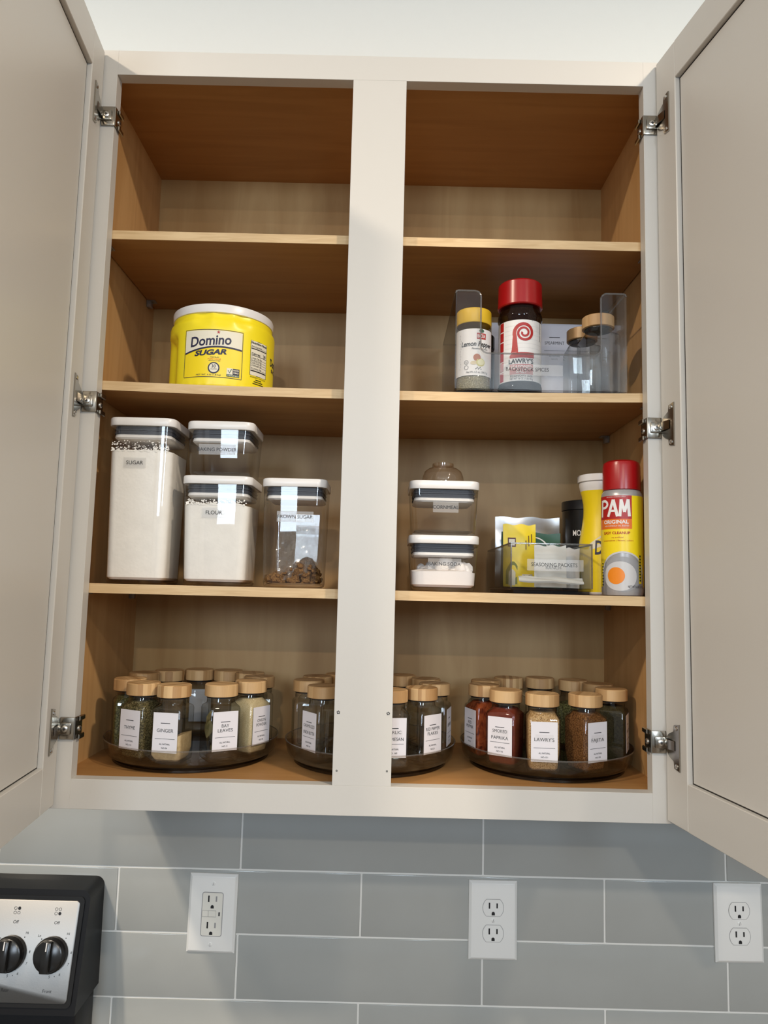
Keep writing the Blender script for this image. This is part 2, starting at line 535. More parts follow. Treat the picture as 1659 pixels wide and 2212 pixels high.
TS = 0.0131
S1, S2, S3 = 0.8789 + Z0, 0.6527 + Z0, 0.3704 + Z0
def shelf_z(kind, x):
    return (-0.0016 + 0.0052 * (x / 0.4) ** 2) if kind == 2 else 0.0
def slab(x0, x1, y0, y1, z0, z1, kind, n=16):
    m_ = MB(); vs = []; fs = []
    for i in range(n + 1):
        x = x0 + (x1 - x0) * i / n; d = shelf_z(kind, x)
        vs += [(x, y0, z0 + d), (x, y1, z0 + d), (x, y1, z1 + d), (x, y0, z1 + d)]
    for i in range(n):
        a, b = 4 * i, 4 * i + 4
        for j in range(4):
            fs.append([a + j, a + (j + 1) % 4, b + (j + 1) % 4, b + j])
    fs += [[0, 1, 2, 3], [4 * n + 3, 4 * n + 2, 4 * n + 1, 4 * n]]
    return m_.add(vs, fs)
for kind, z in ((1, S1), (2, S2), (3, S3)):
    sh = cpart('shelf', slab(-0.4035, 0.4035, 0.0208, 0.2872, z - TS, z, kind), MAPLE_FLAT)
    e = slab(-0.4035, 0.4035, 0.0199, 0.0208, z - TS, z, kind)
    for p in e.v: p.z -= ZB
    obj('edge_band', e, MAPLE_EDGE, sh, label='pale maple edge band along the shelf front')
    for s in (-1, 1):
        for y in (0.048, 0.252):
            zz = z - TS + shelf_z(kind, 0.4) - ZB
            m_ = MB()
            m_.box(min(s * 0.4051, s * 0.3975), max(s * 0.4051, s * 0.3975), y - 0.006, y + 0.006, zz - 0.012, zz - 0.0004, 0.001, 1)
            m_.box(min(s * 0.4051, s * 0.390), max(s * 0.4051, s * 0.390), y - 0.007, y + 0.007, zz - 0.0022, zz - 0.0003, 0.0004, 1)
            obj('shelf_clip', m_, PINM, cab)

# doors: local frame t along the door from the hinge edge, w towards the inside face, z up
DZB, DZT = 0.0815 + Z0, 1.1375 + Z0
DW = 0.376
def door(s, hx, ang):
    th = R(ang)
    ex, ey = -s * math.cos(th), -math.sin(th)
    nx, ny = (-s) * abs(ey) , (-s) * (-ex) * (1 if ey < 0 else -1)
    # inside normal points to the cabinet's middle
    n = Vector((-ey, ex, 0)); n = n if n.x * -s > 0 else -n
    def T(t, w_, z): return (hx + ex * t + n.x * w_, -0.003 + ey * t + n.y * w_, z - ZB)
    def boxd(t0, t1, w0, w1, z0, z1, bev=0.0006):
        m_ = MB().box(t0, t1, w0, w1, z0, z1, bev, 1)
        m_.v = [Vector(T(*p)) for p in m_.v]
        if s < 0: m_.f = [f[::-1] for f in m_.f]
        return m_
    SW, RB, RT = 0.0478, 0.0582, 0.0542
    d = obj('door', boxd(SW + 0.0021, DW - SW - 0.0021, -0.0125, -0.0066, DZB + RB + 0.0014, DZT - RT - 0.0021), PAINT, cab,
            label=('left' if s < 0 else 'right') + ' shaker door standing open, its recessed inner panel')
    obj('groove', boxd(SW - 0.004, DW - SW + 0.004, -0.0124, -0.0071, DZB + RB - 0.004, DZT - RT + 0.004, 0), DARKGAP, d)
    obj('door_stile', boxd(0, SW, -0.019, 0, DZB, DZT, 0.0012), PAINT, d)
    obj('door_stile', boxd(DW - SW, DW, -0.019, 0, DZB, DZT, 0.0012), PAINT, d)
    obj('door_rail', boxd(SW, DW - SW, -0.019, 0, DZB, DZB + RB, 0.0008), PAINT, d)
    obj('door_rail', boxd(SW, DW - SW, -0.019, 0, DZT - RT, DZT, 0.0008), PAINT, d)
    # hinges
    for zc in ((1.0400, 0.6200, 0.1795) if s < 0 else (1.0450, 0.6015, 0.1808)):
        z = zc + Z0
        zl = z - ZB
        # mounting plate on the stile face and round its inner edge
        xi = s * OX
        m_ = MB()
        a, b = sorted((xi - s * 0.0016, xi + s * 0.0185))
        m_.box(a, b, -0.0030, -0.0004, zl - 0.0145, zl + 0.0145, 0.0012, 2)
        a, b = sorted((xi - s * 0.0022, xi - s * 0.0004))
        m_.box(a, b, -0.0030, 0.021, zl - 0.0145, zl + 0.0145, 0.0007, 1)
        hg = obj('hinge', m_, CHROME, cab)
        a, b = sorted((xi + s * 0.0025, xi + s * 0.0180))
        obj('adjusting_plate', MB().box(a, b, -0.0058, -0.0031, zl - 0.0075, zl + 0.0075, 0.001, 2), CHROME, hg)
        def screw(cx_, cy_, cz_, axis, rad):
            m2 = MB()
            m2.lathe([(rad, 0), (rad, 0.0008), (rad * 0.75, 0.0015)], 14)
            m2.m = 1
            for q in ((rad * 0.5, rad * 0.13), (rad * 0.13, rad * 0.5)):
                m2.box(-q[0], q[0], -q[1], q[1], 0.0012, 0.0017)
            rotm = Vector((0, 0, 1)).rotation_difference(Vector(axis)).to_matrix()
            m2.v = [rotm @ p + Vector((cx_, cy_, cz_)) for p in m2.v]
            obj('screw', m2, [SCREWM, INK], hg)
        screw(xi + s * 0.0100, -0.0058, zl, (0, -1, 0), 0.0042)
        screw(xi - s * 0.0022, 0.0120, zl - 0.002, (-s, 0, 0), 0.0040)
        # side claw
        a, b = sorted((xi - s * 0.0050, xi - s * 0.0023))
        m_ = MB().box(a, b, 0.006, 0.024, zl - 0.016, zl - 0.009, 0.0012, 1).box(a, b, 0.006, 0.024, zl + 0.008, zl + 0.015, 0.0012, 1)
        obj('claw', m_, CHROME, hg, kind='stuff')
        # cup on the door
        zc2 = z + (-0.001 if s > 0 else 0.001)
        out = []
        for (t, dz) in ((0.0330, -0.0295), (0.0215, -0.0275), (0.0200, -0.0190)): out.append((t, dz))
        for k in range(9):
            a2 = R(-62 + 124 * k / 8); out.append((0.0190 - 0.0172 * math.cos(a2), 0.0172 * math.sin(a2)))
        for (t, dz) in ((0.0200, 0.0190), (0.0215, 0.0275), (0.0330, 0.0295)): out.append((t, dz))
        m_ = MB()
        f0 = [Vector(T(t, 0.0002, zc2 + dz)) for t, dz in out]; f1 = [Vector(T(t + 0.0003, 0.0020, zc2 + dz * 0.985)) for t, dz in out]
        m_.loft([f0, f1], True, False)
        m_.poly(lambda u, v: Vector(T(u + 0.0003, 0.0020, zc2 + v * 0.985)), out)
        obj('hinge_cup', m_, CHROME, hg)
        m_ = MB().poly(lambda u, v: Vector(T(u, 0.0024, zc2 + v)), [(0.0310 - 0.027 * math.cos(R(a3)) if abs(a3) <= 60 else 0.0310, 0.0145 * math.sin(R(a3)) / math.sin(R(90))) for a3 in range(-90, 91, 15)])
        obj('cup_recess', m_, HOLE, hg)
        pth = [(0.0235, 0.0026), (0.0175, 0.0036), (0.0110, 0.0046), (0.0050, 0.0046), (0.0008, 0.0034)]
        P = [Vector(T(t, w_, z)) for t, w_ in pth] + [Vector((xi + s * 0.0165, -0.0048, zl))]
        m_ = MB(); vs = []; fs = []
        for p in P:
            vs += [p + Vector((0, -0.0007, -0.006)), p + Vector((0, -0.0007, 0.006)), p + Vector((0, 0.0009, 0.006)), p + Vector((0, 0.0009, -0.006))]
        for i in range(len(P) - 1):
            for j in range(4):
                fs.append([4 * i + j, 4 * i + (j + 1) % 4, 4 * i + 4 + (j + 1) % 4, 4 * i + 4 + j])
        fs += [[3, 2, 1, 0], [4 * (len(P) - 1) + j for j in range(4)]]
        obj('hinge_arm', m_.add(vs, fs), CHROME, hg)
        for dz in (-0.0238, 0.0238):
            m2 = MB().lathe([(0.0030, 0), (0.0030, 0.0006), (0.0018, 0.0012)], 10)
            rotm = Vector((0, 0, 1)).rotation_difference(n).to_matrix()
            m2.v = [rotm @ p + Vector(T(0.0272, 0.0021, zc2 + dz)) for p in m2.v]
            obj('screw', m2, SCREWM, hg)
door(-1, -0.4005, 84.75)
door(1, 0.3990, 99.5)

# unseen neighbouring wall cabinets (doors shut), added to shade the outer tiles
for (x0, x1, z0) in ((0.4192, 0.95, ZB), (-1.20, -0.4192, ZB + 0.33)):
    nb = structure(obj('unseen_neighbour_cabinet', MB().box(x0, x1, 0.0, 0.300, z0, ZT, 0.0005, 1), PAINT))
    xm = (x0 + x1) / 2
    for a, c in ((x0 + 0.024, xm - 0.002), (xm + 0.002, x1 - 0.024)):
        obj('shut_door', MB().box(a, c, -0.0195, -0.0005, z0 + 0.010, ZT - 0.012, 0.001, 1), PAINT, nb)

# ------------------------------------------------------------------ outlets
def outlet_slots(parent, zc, dx=0.0, dark2=INK):
    for (x, hh, mt) in ((-0.0064, 0.0046, INK), (0.0064, 0.0038, dark2)):
        obj('slot', MB().box(dx + x - 0.0012, dx + x + 0.0012, -0.0002, 0.002, zc + 0.0035 - hh, zc + 0.0035 + hh), mt, parent)
    m_ = MB().poly(flat((dx, -0.0003, zc - 0.0085)), [(-0.0028, -0.0028), (0.0028, -0.0028)] + [(0.0028 * math.cos(R(a)), 0.0028 * math.sin(R(a)) + 0.0002) for a in range(0, 181, 20)])
    obj('ground_hole', m_, INK, parent)

def cover_plate(t, hole=None):
    m_ = MB(); W_, H_ = 0.0405, 0.0632
    rings = [[(x, y, z) for x, z in ((-W_ + i, -H_ + i), (W_ - i, -H_ + i), (W_ - i, H_ - i), (-W_ + i, H_ - i))] for (i, y) in ((0, -0.0002), (0.0003, -0.0030), (0.0042, -0.0062), (0.0052, -0.0065))]
    m_.loft([[Vector(p) for p in r] for r in rings], True, True)
    return obj('cover_plate', m_, WHITEG, t, ang=20)

def plate_screw(t, z, ang):
    m_ = MB().lathe([(0.0033, 0), (0.0033, 0.0006), (0.0025, 0.0011)], 16)
    m_.m = 1; m_.box(-0.0030, 0.0030, -0.0004, 0.0004, 0.0009, 0.00125)
    o = obj('plate_screw', m_, [WHITEG, GREYP], t, (0, -0.0065, z), (R(90), 0, 0))
    o.rotation_euler = Matrix.Rotation(R(90), 3, 'X').to_euler()
    o.rotation_euler.rotate_axis('Z', R(ang))

def duplex(x, z, label, rz=0.0):
    t = thing('power_outlet', label, 'outlet', (x, WY - 0.0004, z + Z0))
    t.rotation_euler = (0, R(rz), 0)
    cover_plate(t)
    for dz in (0.0207, -0.0200):
        pts = []
        for a in range(-50, 51, 10): pts.append((0.0176 * math.cos(R(a)), 0.0176 * math.sin(R(a))))
        for a in range(130, 231, 10): pts.append((0.0176 * math.cos(R(a)), 0.0176 * math.sin(R(a))))
        pts = [(p[0], max(-0.0136, min(0.0136, p[1]))) for p in pts]
        m_ = MB(); pl = flat((0, -0.0067, dz))
        gp = MB()
        gp.stroke(pl, pts, 0.0007, True)
        m_.loft([[Vector((p[0] * 0.97, -0.0060, dz + p[1] * 0.97)) for p in pts], [Vector((p[0] * 0.97, -0.0071, dz + p[1] * 0.97)) for p in pts]])
        fc = obj('receptacle', m_, WHITEG, t)
        obj('reveal_gap', gp, GREYP, fc)
        s_ = MB()
        for (xx, hh) in ((-0.0064, 0.0047), (0.0064, 0.0039)):
            o = obj('slot', MB().box(xx - 0.0012, xx + 0.0012, -0.0074, -0.0068, dz + 0.0035 - hh, dz + 0.0035 + hh), INK, fc)
        m2 = MB().poly(flat((0, -0.0074, dz - 0.0086)), [(-0.0027, -0.0030), (0.0027, -0.0030)] + [(0.0027 * math.cos(R(a)), 0.0027 * math.sin(R(a))) for a in range(0, 181, 20)])
        obj('ground_hole', m2, INK, fc)
    plate_screw(t, 0.0004, 75)
    return t

duplex(0.2188, -0.1742, 'white duplex wall outlet straight below the cabinet, two round-sided sockets, far from the stove')
duplex(0.6296, -0.1690, 'white duplex wall outlet cut by the picture edge, beneath the tan open door', -0.6)

t = thing('power_outlet', 'white outlet with rectangular safety insert and test buttons, beside the stove', 'outlet', (-0.2507, WY - 0.0004, -0.1743 + Z0))
t.rotation_euler = (0, R(0.7), 0)
cover_plate(t)
ins = obj('receptacle_insert', MB().loft([rr2(-0.0166, 0.0166, -0.0348, 0.0335, 0.003) and [Vector((p[0], y, p[1])) for p in rr2(-0.0166, 0.0166, -0.0348, 0.0335, 0.003)] for y in (-0.0060, -0.0071)]), IVORY, t, label='warm white rectangular insert with two sockets')
g_ = MB().stroke(flat((0, -0.00675, 0)), rr2(-0.0172, 0.0174, -0.0354, 0.0341, 0.0034), 0.0011, True)
obj('reveal_gap', g_, GREYP, t)
for dz in (0.0205, -0.0215):
    for (xx, hh, mt) in ((-0.0064, 0.0050, INK), (0.0064, 0.0042, GREYP)):
        obj('slot', MB().box(xx - 0.0012, xx + 0.0012, -0.0074, -0.0068, dz + 0.0035 - hh, dz + 0.0035 + hh), mt, ins)
    obj('ground_hole', MB().poly(flat((0, -0.0074, dz - 0.0090)), [(-0.0027, -0.0028), (0.0027, -0.0028)] + [(0.0027 * math.cos(R(a)), 0.0027 * math.sin(R(a))) for a in range(0, 181, 20)]), INK, ins)
for (a, b) in ((-0.0158, -0.0063), (-0.0056, 0.0068)):
    obj('button', MB().box(a, b, -0.0079, -0.0069, -0.0045, 0.0048, 0.0005, 1), IVORY, ins)
    obj('button_gap', MB().stroke(flat((0, -0.00722, 0)), [(a, -0.0048), (b, -0.0048), (b, 0.0051), (a, 0.0051)], 0.0006, True), GREYP, ins)
obj('slot', MB().box(0.0110, 0.0133, -0.0075, -0.0068, -0.0030, 0.0030), INK, ins)
plate_screw(t, 0.0482, 70); plate_screw(t, -0.0487, 90)

# ------------------------------------------------------------------ stove (only its right end shows)
st = thing('stove', 'black electric stove with stainless control panel, its corner beside the tiled wall', 'stove', (-0.817, 0, 0))
X0, X1 = -1.197 + 0.817, -0.4350 + 0.817
sb = MB().box(X0, X1, -0.36, 0.262, 0.0, 0.905, 0.006, 2)
obj('body', sb, ENAMEL, st)
obj('cooktop', MB().box(X0, X1, -0.37, 0.215, 0.9055, 0.9135, 0.003, 2), ENAMEL, st)
# console: sloping front, rounded top corners
yt, yb, zt_, zb_ = 0.2420, 0.2030, -0.1215 + Z0, -0.2905 + Z0
def front(u, v, lift=0.0):
    """u across, v 0..1 up the sloping console front"""
    d = Vector((0, yt - yb, zt_ - zb_)); nn = Vector((0, -(zt_ - zb_), (yt - yb))).normalized()
    return Vector((u, yb, zb_)) + d * v + nn * lift
SL = math.hypot(yt - yb, zt_ - zb_)
def fr_pl(u0, v0, lift):
    return lambda u, v: front(u0 + u, (v0 + v) / SL, lift)
m_ = MB()
sec = [[front(x, v, 0) for x, v in (((X0, 0), (X1, 0), (X1, 0.915)) + tuple((X1 - 0.014 + 0.014 * math.cos(R(a)), 0.915 + 0.085 * math.sin(R(a))) for a in range(15, 91, 15)) + tuple((X0 + 0.014 - 0.014 * math.cos(R(a)), 0.915 + 0.085 * math.sin(R(a))) for a in range(90, -1, -15)))]]
bk = [Vector((p.x, 0.2986, p.z if p.z > zb_ + 0.001 else zb_)) for p in sec[0]]
for p in bk:
    if p.z > zb_ + 0.1: p.z += 0.001
m_.loft([bk, sec[0]])
obj('console', m_, ENAMEL, st)
obj('console_foot', MB().box(X0 + 0.012, X1 - 0.006, 0.222, 0.2984, 0.914, zb_ - 0.0002, 0.004, 2), ENAMEL, st)
PX1 = X1 - 0.0135; PX0 = X0 + 0.0135
pts = rr2(PX0, PX1, 0.0165, SL - 0.0150, 0.006)
m_ = MB()
m_.loft([[front(u, v / SL, 0.0003) for u, v in rr2(PX0 - 0.006, PX1 + 0.006, 0.0105, SL - 0.009, 0.008)], [front(u, v / SL, 0.0028) for u, v in rr2(PX0 - 0.006, PX1 + 0.006, 0.0105, SL - 0.009, 0.008)]])
obj('bezel', m_, BLACKP, st)
m_ = MB().loft([[front(u, v / SL, l) for u, v in rr2(PX0 + e, PX1 - e, 0.0165 + e, SL - 0.0150 - e, 0.006)] for e, l in ((0, 0.0029), (0.0002, 0.0044), (0.0010, 0.0050))], True, True)
pan = obj('control_panel', m_, STEEL, st)
LF = 0.0052
KX = [-0.4815 + 0.817, -0.5465 + 0.817, -1.09 + 0.817, -1.155 + 0.817]
KV = 0.0835
for i, kx in enumerate(KX):
    k_ = MB()
    k_.lathe([(0.0255, 0.0005), (0.0255, 0.009), (0.0240, 0.011), (0.0232, 0.0125), (0.0222, 0.016), (0.0200, 0.0172)], 30)
    zax = Vector((0, -(zt_ - zb_), (yt - yb))).normalized(); xax = Vector((1, 0, 0)); yax = zax.cross(xax)
    mt = Matrix((xax, yax, zax)).transposed()
    pos = front(kx, KV / SL, LF)
    def tr(mb):
        mb.v = [mt @ p + pos for p in mb.v]
        return mb
    kn = obj('knob', tr(k_), BLACKP, st)
    g2 = MB().box(-0.0065, 0.0065, -0.0218, 0.0218, 0.015, 0.026, 0.0025, 2)
    obj('grip', tr(g2), BLACKP, kn)
    obj('pointer', tr(MB().box(-0.0008, 0.0008, 0.009, 0.021, 0.0261, 0.0264)), WHITEPR, kn)
    # printing round the knob
    p_ = MB(); pl = fr_pl(kx, KV, LF + 0.0002)
    back = i in (1, 3)
    for (u, v, fill) in ((-0.0030, 0.0028, False), (0.0030, 0.0028, back), (-0.0030, -0.0034, False), (0.0030, -0.0034, not back)):
        if fill: p_.disc(lambda a, b: pl(a, b + 0.0600), u, v, 0.0024, 14)
        else: p_.ring(lambda a, b: pl(a, b + 0.0600), u, v, 0.0021, 0.0005, 16)
    put_text(p_, pl, 'Off', 0.001, 0.0415, 0.0044, shear=0.12)
    put_text(p_, pl, 'Lo', -0.0235, 0.0235, 0.0034, shear=0.12)
    put_text(p_, pl, 'Hi', 0.0215, 0.0270, 0.0034, shear=0.12)
    p_.disc(pl, -0.0195, 0.0205, 0.0008, 8); p_.disc(pl, 0.0185, 0.0225, 0.0008, 8)
    put_text(p_, pl, '5', 0.001, -0.0325, 0.0036, shear=0.12)
    put_text(p_, pl, '6', 0.0165, -0.0290, 0.0036, shear=0.12)
    p_.disc(pl, 0.0090, -0.0300, 0.0006, 8)
    put_text(p_, pl, '7', 0.0278, -0.0150, 0.0034, shear=0.12)
    put_text(p_, pl, '8', 0.0298, 0.0010, 0.0034, shear=0.12)
    put_text(p_, pl, 'Rear' if back else 'Front', 0.001, -0.0520, 0.0044, shear=0.12)
    obj('printing', p_, INK, pan)

# ------------------------------------------------------------------ square-topped push-lid canisters
def canister(name, label, cx, yf, z, wdt, h, fill_mat=None, fill=0.0, text=None, tape=None, taper=0.90, wob=0.0, tsize=0.0052):
    t = thing(name, label, 'canister', (cx, yf + wdt / 2, z), 0, 'square clear canisters with white lids')
    hw = wdt / 2; rc = 0.013
    lid_h = 0.0118; zl = h - lid_h
    bt = hw * taper
    def bw(zz): return bt + (hw - 0.0015 - bt) * max(0.0, min(1.0, zz / zl)) ** 1.0
    m_ = MB()
    rings = [rr(bt - 0.004, bt - 0.004, rc - 0.003, 0.0004), rr(bt - 0.001, bt - 0.001, rc - 0.001, 0.0016), rr(bw(0.006), bw(0.006), rc, 0.006)]
    rings.append(rr(bw(zl * 0.5), bw(zl * 0.5), rc, zl * 0.5)); rings.append(rr(bw(zl), bw(zl), rc, zl - 0.0003))
    m_.loft(rings, True, False)
    body = obj('body', m_, ACRYL, t)
    m_ = MB().loft([rr(bt - 0.006, bt - 0.006, rc - 0.004, 0.0040), rr(bt - 0.0035, bt - 0.0035, rc - 0.003, 0.0056)], True, True)
    obj('inner_floor', m_, ACRYL, body)
    # lid
    m_ = MB().loft([rr(hw - 0.0006, hw - 0.0006, rc + 0.001, zl), rr(hw, hw, rc + 0.0015, zl + 0.001), rr(hw, hw, rc + 0.0015, zl + lid_h - 0.0018), rr(hw - 0.0008, hw - 0.0008, rc + 0.001, zl + lid_h - 0.0004), rr(hw - 0.0024, hw - 0.0024, rc, zl + lid_h)])
    lid = obj('lid', m_, WHITEP, t)
    obj('lid_button', MB().lathe([(0.021, 0), (0.021, 0.0006), (0.0195, 0.0009)], 28), WHITEP, lid, (0, 0, h + 0.0001))
    gi = 0.0042
    gz0 = zl - 0.0118
    m_ = MB()
    rg = []
    for zz, e in ((gz0, 0), (gz0 + 0.0025, 0), (gz0 + 0.003, 0.0010), (gz0 + 0.0050, 0.0010), (gz0 + 0.0055, 0), (gz0 + 0.0078, 0), (gz0 + 0.0083, 0.0010), (zl - 0.0004, 0.0010)):
        q = bw(zz) - gi - e; rg.append(rr(q, q, rc - 0.002, zz))
    obj('seal', m_.loft(rg, False, False), RUBBER, t, label='dark ribbed silicone seal')
    # inner white ring, deeper at the corners
    m_ = MB(); q = bw(gz0) - gi - 0.0012
    top = rr(q, q, rc - 0.002, gz0, 6); low = []
    for p in rr(q - 0.0015, q - 0.0015, rc - 0.002, 0, 6):
        c_ = min(abs(p[0]), abs(p[1])) / q
        low.append((p[0], p[1], gz0 - 0.0066))
    mid = rr(q + 0.0008, q + 0.0008, rc - 0.002, gz0 - 0.0045, 6)
    m_.loft([low, mid, top], True, False)
    obj('inner_ring', m_, WHITEP, t)
    if fill_mat:
        e = 0.0013
        n = 5
        rings = [rr(bt - 0.0045, bt - 0.0045, rc - 0.003, 0.0058), rr(bw(0.010) - e, bw(0.010) - e, rc - e, 0.009)]
        k = 6
        for i in range(1, k + 1):
            zz = 0.009 + (fill - 0.009) * i / k
            q = bw(zz) - e
            ring = rr(q, q, rc - e, zz)
            if i == k:
                ring = [(p[0], p[1], p[2] + wob * (math.sin(p[0] * 90 + 1) + 0.6 * math.sin(p[0] * 210 + p[1] * 120))) for p in ring]
            rings.append(ring)
        q = bw(fill) * 0.55
        rings.append([(p[0], p[1], fill + random.uniform(0, 0.004)) for p in rr(q, q, rc * 0.5, 0)])
        obj('contents', MB().loft(rings), fill_mat, t)
        if fill > 0.06:
            rn = random.Random(int(fill * 1000)); fl = MB(); hgt = zl - 0.020 - fill
            for _ in range(230):
                u = rn.uniform(-hw * 0.86, hw * 0.86); v = fill - 0.002 + hgt * rn.random() ** 1.7
                r_ = rn.uniform(0.0004, 0.0019) * (1.1 - 0.5 * (v - fill) / hgt)
                y__ = -(bw(v) - 0.0006)
                fl.add([(u + r_ * rn.uniform(0.5, 1.1) * math.cos(R(60 * q + 20)), y__, v + r_ * rn.uniform(0.4, 1.0) * math.sin(R(60 * q + 20))) for q in range(6)], [[0, 1, 2, 3, 4, 5]])
            obj('residue', fl, fill_mat, t, kind='stuff', label='grains clinging to the wall above the fill line')
    if text:
        zc, xw = tape
        zz = zc
        y_ = lambda v: -(bw(zz + v) + 0.00035)
        pl = lambda u, v: Vector((u, y_(v) , zz + v))
        tp = obj('label_tape', MB().rect(pl, xw[0], xw[1], -0.0065, 0.0085), TAPE, t, label='frosted tape label')
        pl2 = lambda u, v: Vector((u, y_(v) - 0.0002, zz + v))
        p_ = MB(); put_text(p_, pl2, text, (xw[0] + xw[1]) / 2, -0.0014, tsize)
        obj('lettering', p_, INK, tp)
    return t, bw

canister('canister', 'tallest square canister, filled nearly to the lid with white sugar', -0.3284, 0.033, S3 + 0.0006, 0.0957, 0.2365, SUGARM, 0.190, 'SUGAR', (0.1700, (-0.0225, 0.0095)), 0.885, 0.0012)
canister('canister', 'square canister of white flour with another canister stacked on its lid', -0.2170, 0.033, S3 + 0.0006, 0.1000, 0.1553, FLOURM, 0.116, 'FLOUR', (0.1015, (-0.0190, 0.0150)), 0.885, 0.0022)
canister('canister', 'empty low square canister stacked on the flour canister', -0.2168, 0.0365, S3 + 0.0006 + 0.1553 + 0.0013, 0.0970, 0.0780, None, 0, 'BAKING POWDER', (0.0360, (-0.0290, 0.0235)), 0.90, tsize=0.0047)
bc, bbw = canister('canister', 'square canister with a clump of brown sugar in its bottom', -0.1070, 0.033, S3 + 0.0006, 0.0925, 0.1540, None, 0, 'BROWN SUGAR', (0.0985, (-0.0230, 0.0285)), 0.89, tsize=0.0047)
canister('canister', 'empty square canister stacked on the canister of white baking soda', 0.1064, 0.033, S3 + 0.0006 + 0.0785 + 0.0013, 0.1000, 0.0762, None, 0, 'CORNMEAL', (0.0374, (-0.0165, 0.0195)), 0.90, tsize=0.0047)
sc_, sbw = canister('canister', 'low square canister of lumpy white baking soda, under another canister', 0.1066, 0.033, S3 + 0.0006, 0.1000, 0.0785, SODAM, 0.029, 'BAKING SODA', (0.0372, (-0.0225, 0.0240)), 0.90, 0.002, tsize=0.0047)

def lumps(n, hx, z0, z1, r0, r1, seed, shape=None, sub=2):
    rnd = random.Random(seed); m_ = MB()
    for _ in range(n):
        bm = bmesh.new()
        bmesh.ops.create_icosphere(bm, subdivisions=sub, radius=1.0)
        r = rnd.uniform(r0, r1); x = rnd.uniform(-hx + r, hx - r); y = rnd.uniform(-hx + r, hx - r)
        zt = shape(x, y) if shape else z1
        z = rnd.uniform(z0, max(z0 + 0.0005, zt))
        sx, sy, sz = (rnd.uniform(0.75, 1.2) for _ in range(3))
        ph = rnd.uniform(0, 6)
        for v in bm.verts:
            k = 1 + 0.16 * math.sin(4 * v.co.x + ph) * math.cos(5 * v.co.y + ph) + rnd.uniform(-0.06, 0.06)
            v.co = Vector((max(-hx, min(hx, x + r * sx * k * v.co.x)), max(-hx, min(hx, y + r * sy * k * v.co.y)), max(0.0062, z + r * sz * k * v.co.z)))
        bm.verts.index_update()
        m_.add([v.co.copy() for v in bm.verts], [[v.index for v in f.verts] for f in bm.faces])
        bm.free()
    return m_
obj('powder_lumps', lumps(46, 0.0430, 0.016, 0.036, 0.006, 0.013, 3, lambda x, y: 0.031 + 0.013 * math.exp(-((x - 0.005) / 0.024) ** 2)), SODAM, sc_, kind='stuff')
bsh = lambda x, y: 0.018 + 0.022 * math.exp(-((x - 0.014) / 0.016) ** 2)
obj('brown_sugar', lumps(420, 0.0395, 0.0070, 0.03, 0.0018, 0.0050, 5, bsh, 1).add(*[(m.v, m.f) for m in [lumps(16, 0.039, 0.007, 0.016, 0.009, 0.014, 9, lambda x, y: bsh(x, y) * 0.75)]][0]), BROWNM, bc, kind='stuff')
# the sugar's own clear bag, crumpled against the front wall
m_ = MB(); nx_, nz_ = 16, 18; vs = []; fs = []; rnd = random.Random(4)
for i in range(nx_ + 1):
    for j in range(nz_ + 1):
        u = i / nx_; v = j / nz_
        x = -0.024 + 0.060 * u; z = 0.026 + 0.060 * v - 0.020 * (1 - u) * (1 - v)
        vs.append((x, -0.0335 + 0.003 * math.sin(17 * (u - v * 0.9)) + 0.0022 * math.sin(31 * u + 9 * v) + rnd.uniform(-0.0006, 0.0006) + 0.006 * v, z))
for i in range(nx_):
    for j in range(nz_):
        if (i / nx_ - 0.5) ** 2 + (j / nz_ - 0.5) ** 2 > 0.36: continue
        a = i * (nz_ + 1) + j; fs.append([a, a + nz_ + 1, a + nz_ + 2, a + 1])
obj('clear_bag', m_.add(vs, fs), FILM, bc)

cup = thing('scoop_cup', 'small amber clear cup turned upside down on a canister lid', 'cup', (0.1080, 0.098, S3 + 0.0006 + 0.0785 + 0.0013 + 0.0762 + 0.0013))
cup_m = MB().lathe([(0.0315, 0.0), (0.0318, 0.004), (0.0305, 0.013), (0.0275, 0.021), (0.0215, 0.0255), (0.0155, 0.0272)], 36, False, False)
obj('bowl', cup_m, AMBER, cup)
obj('foot', MB().lathe([(0.0155, 0.0272), (0.0162, 0.0285), (0.0160, 0.0330), (0.0148, 0.0334), (0.0145, 0.0290), (0.0, 0.0284)], 30, False, False), AMBER, cup)

# ------------------------------------------------------------------ yellow sugar tub
def us(a0, a1, n=20): return [a0 + (a1 - a0) * i / n for i in range(n + 1)]
TR = 0.0785
tub = thing('sugar_tub', 'large round yellow sugar tub with white lid', 'tub', (-0.2350, 0.1100, S2 + 0.0008))
n = 72
def tub_r(a, z):
    """radius with moulded finger grips at the sides and a scalloped shoulder"""
    r = TR
    if z < 0.003: r -= 0.002 * (1 - z / 0.003)
    da = math.degrees(math.atan2(math.sin(a - R(-62)), math.cos(a - R(-62))))
    db = math.degrees(math.atan2(math.sin(a - R(118)), math.cos(a - R(118))))
    for d_ in (da, db):
        k = max(0.0, 1 - abs(d_ / 22.0)) ; k = k * k * (3 - 2 * k)
        kz = max(0.0, min(1.0, (z - 0.004) / 0.006)) * max(0.0, min(1.0, (0.087 - z) / 0.012))
        r -= 0.011 * min(1, 1.8 * k) * kz
    dd = math.degrees(math.atan2(math.sin(a - R(12)), math.cos(a - R(12))))
    if abs(dd) < 33 and z > 0.090:
        r -= 0.0024 * abs(math.sin(math.radians((dd + 33) / 66 * 540))) * min(1, (z - 0.090) / 0.008)
    if z < 0.012:
        r -= 0.0012 * max(0, math.sin(a * 36)) * (1 - z / 0.012)
    if z > 0.098: r -= 0.0045 * min(1, ((z - 0.098) / 0.008)) ** 2
    return r
n = 144
rings = []
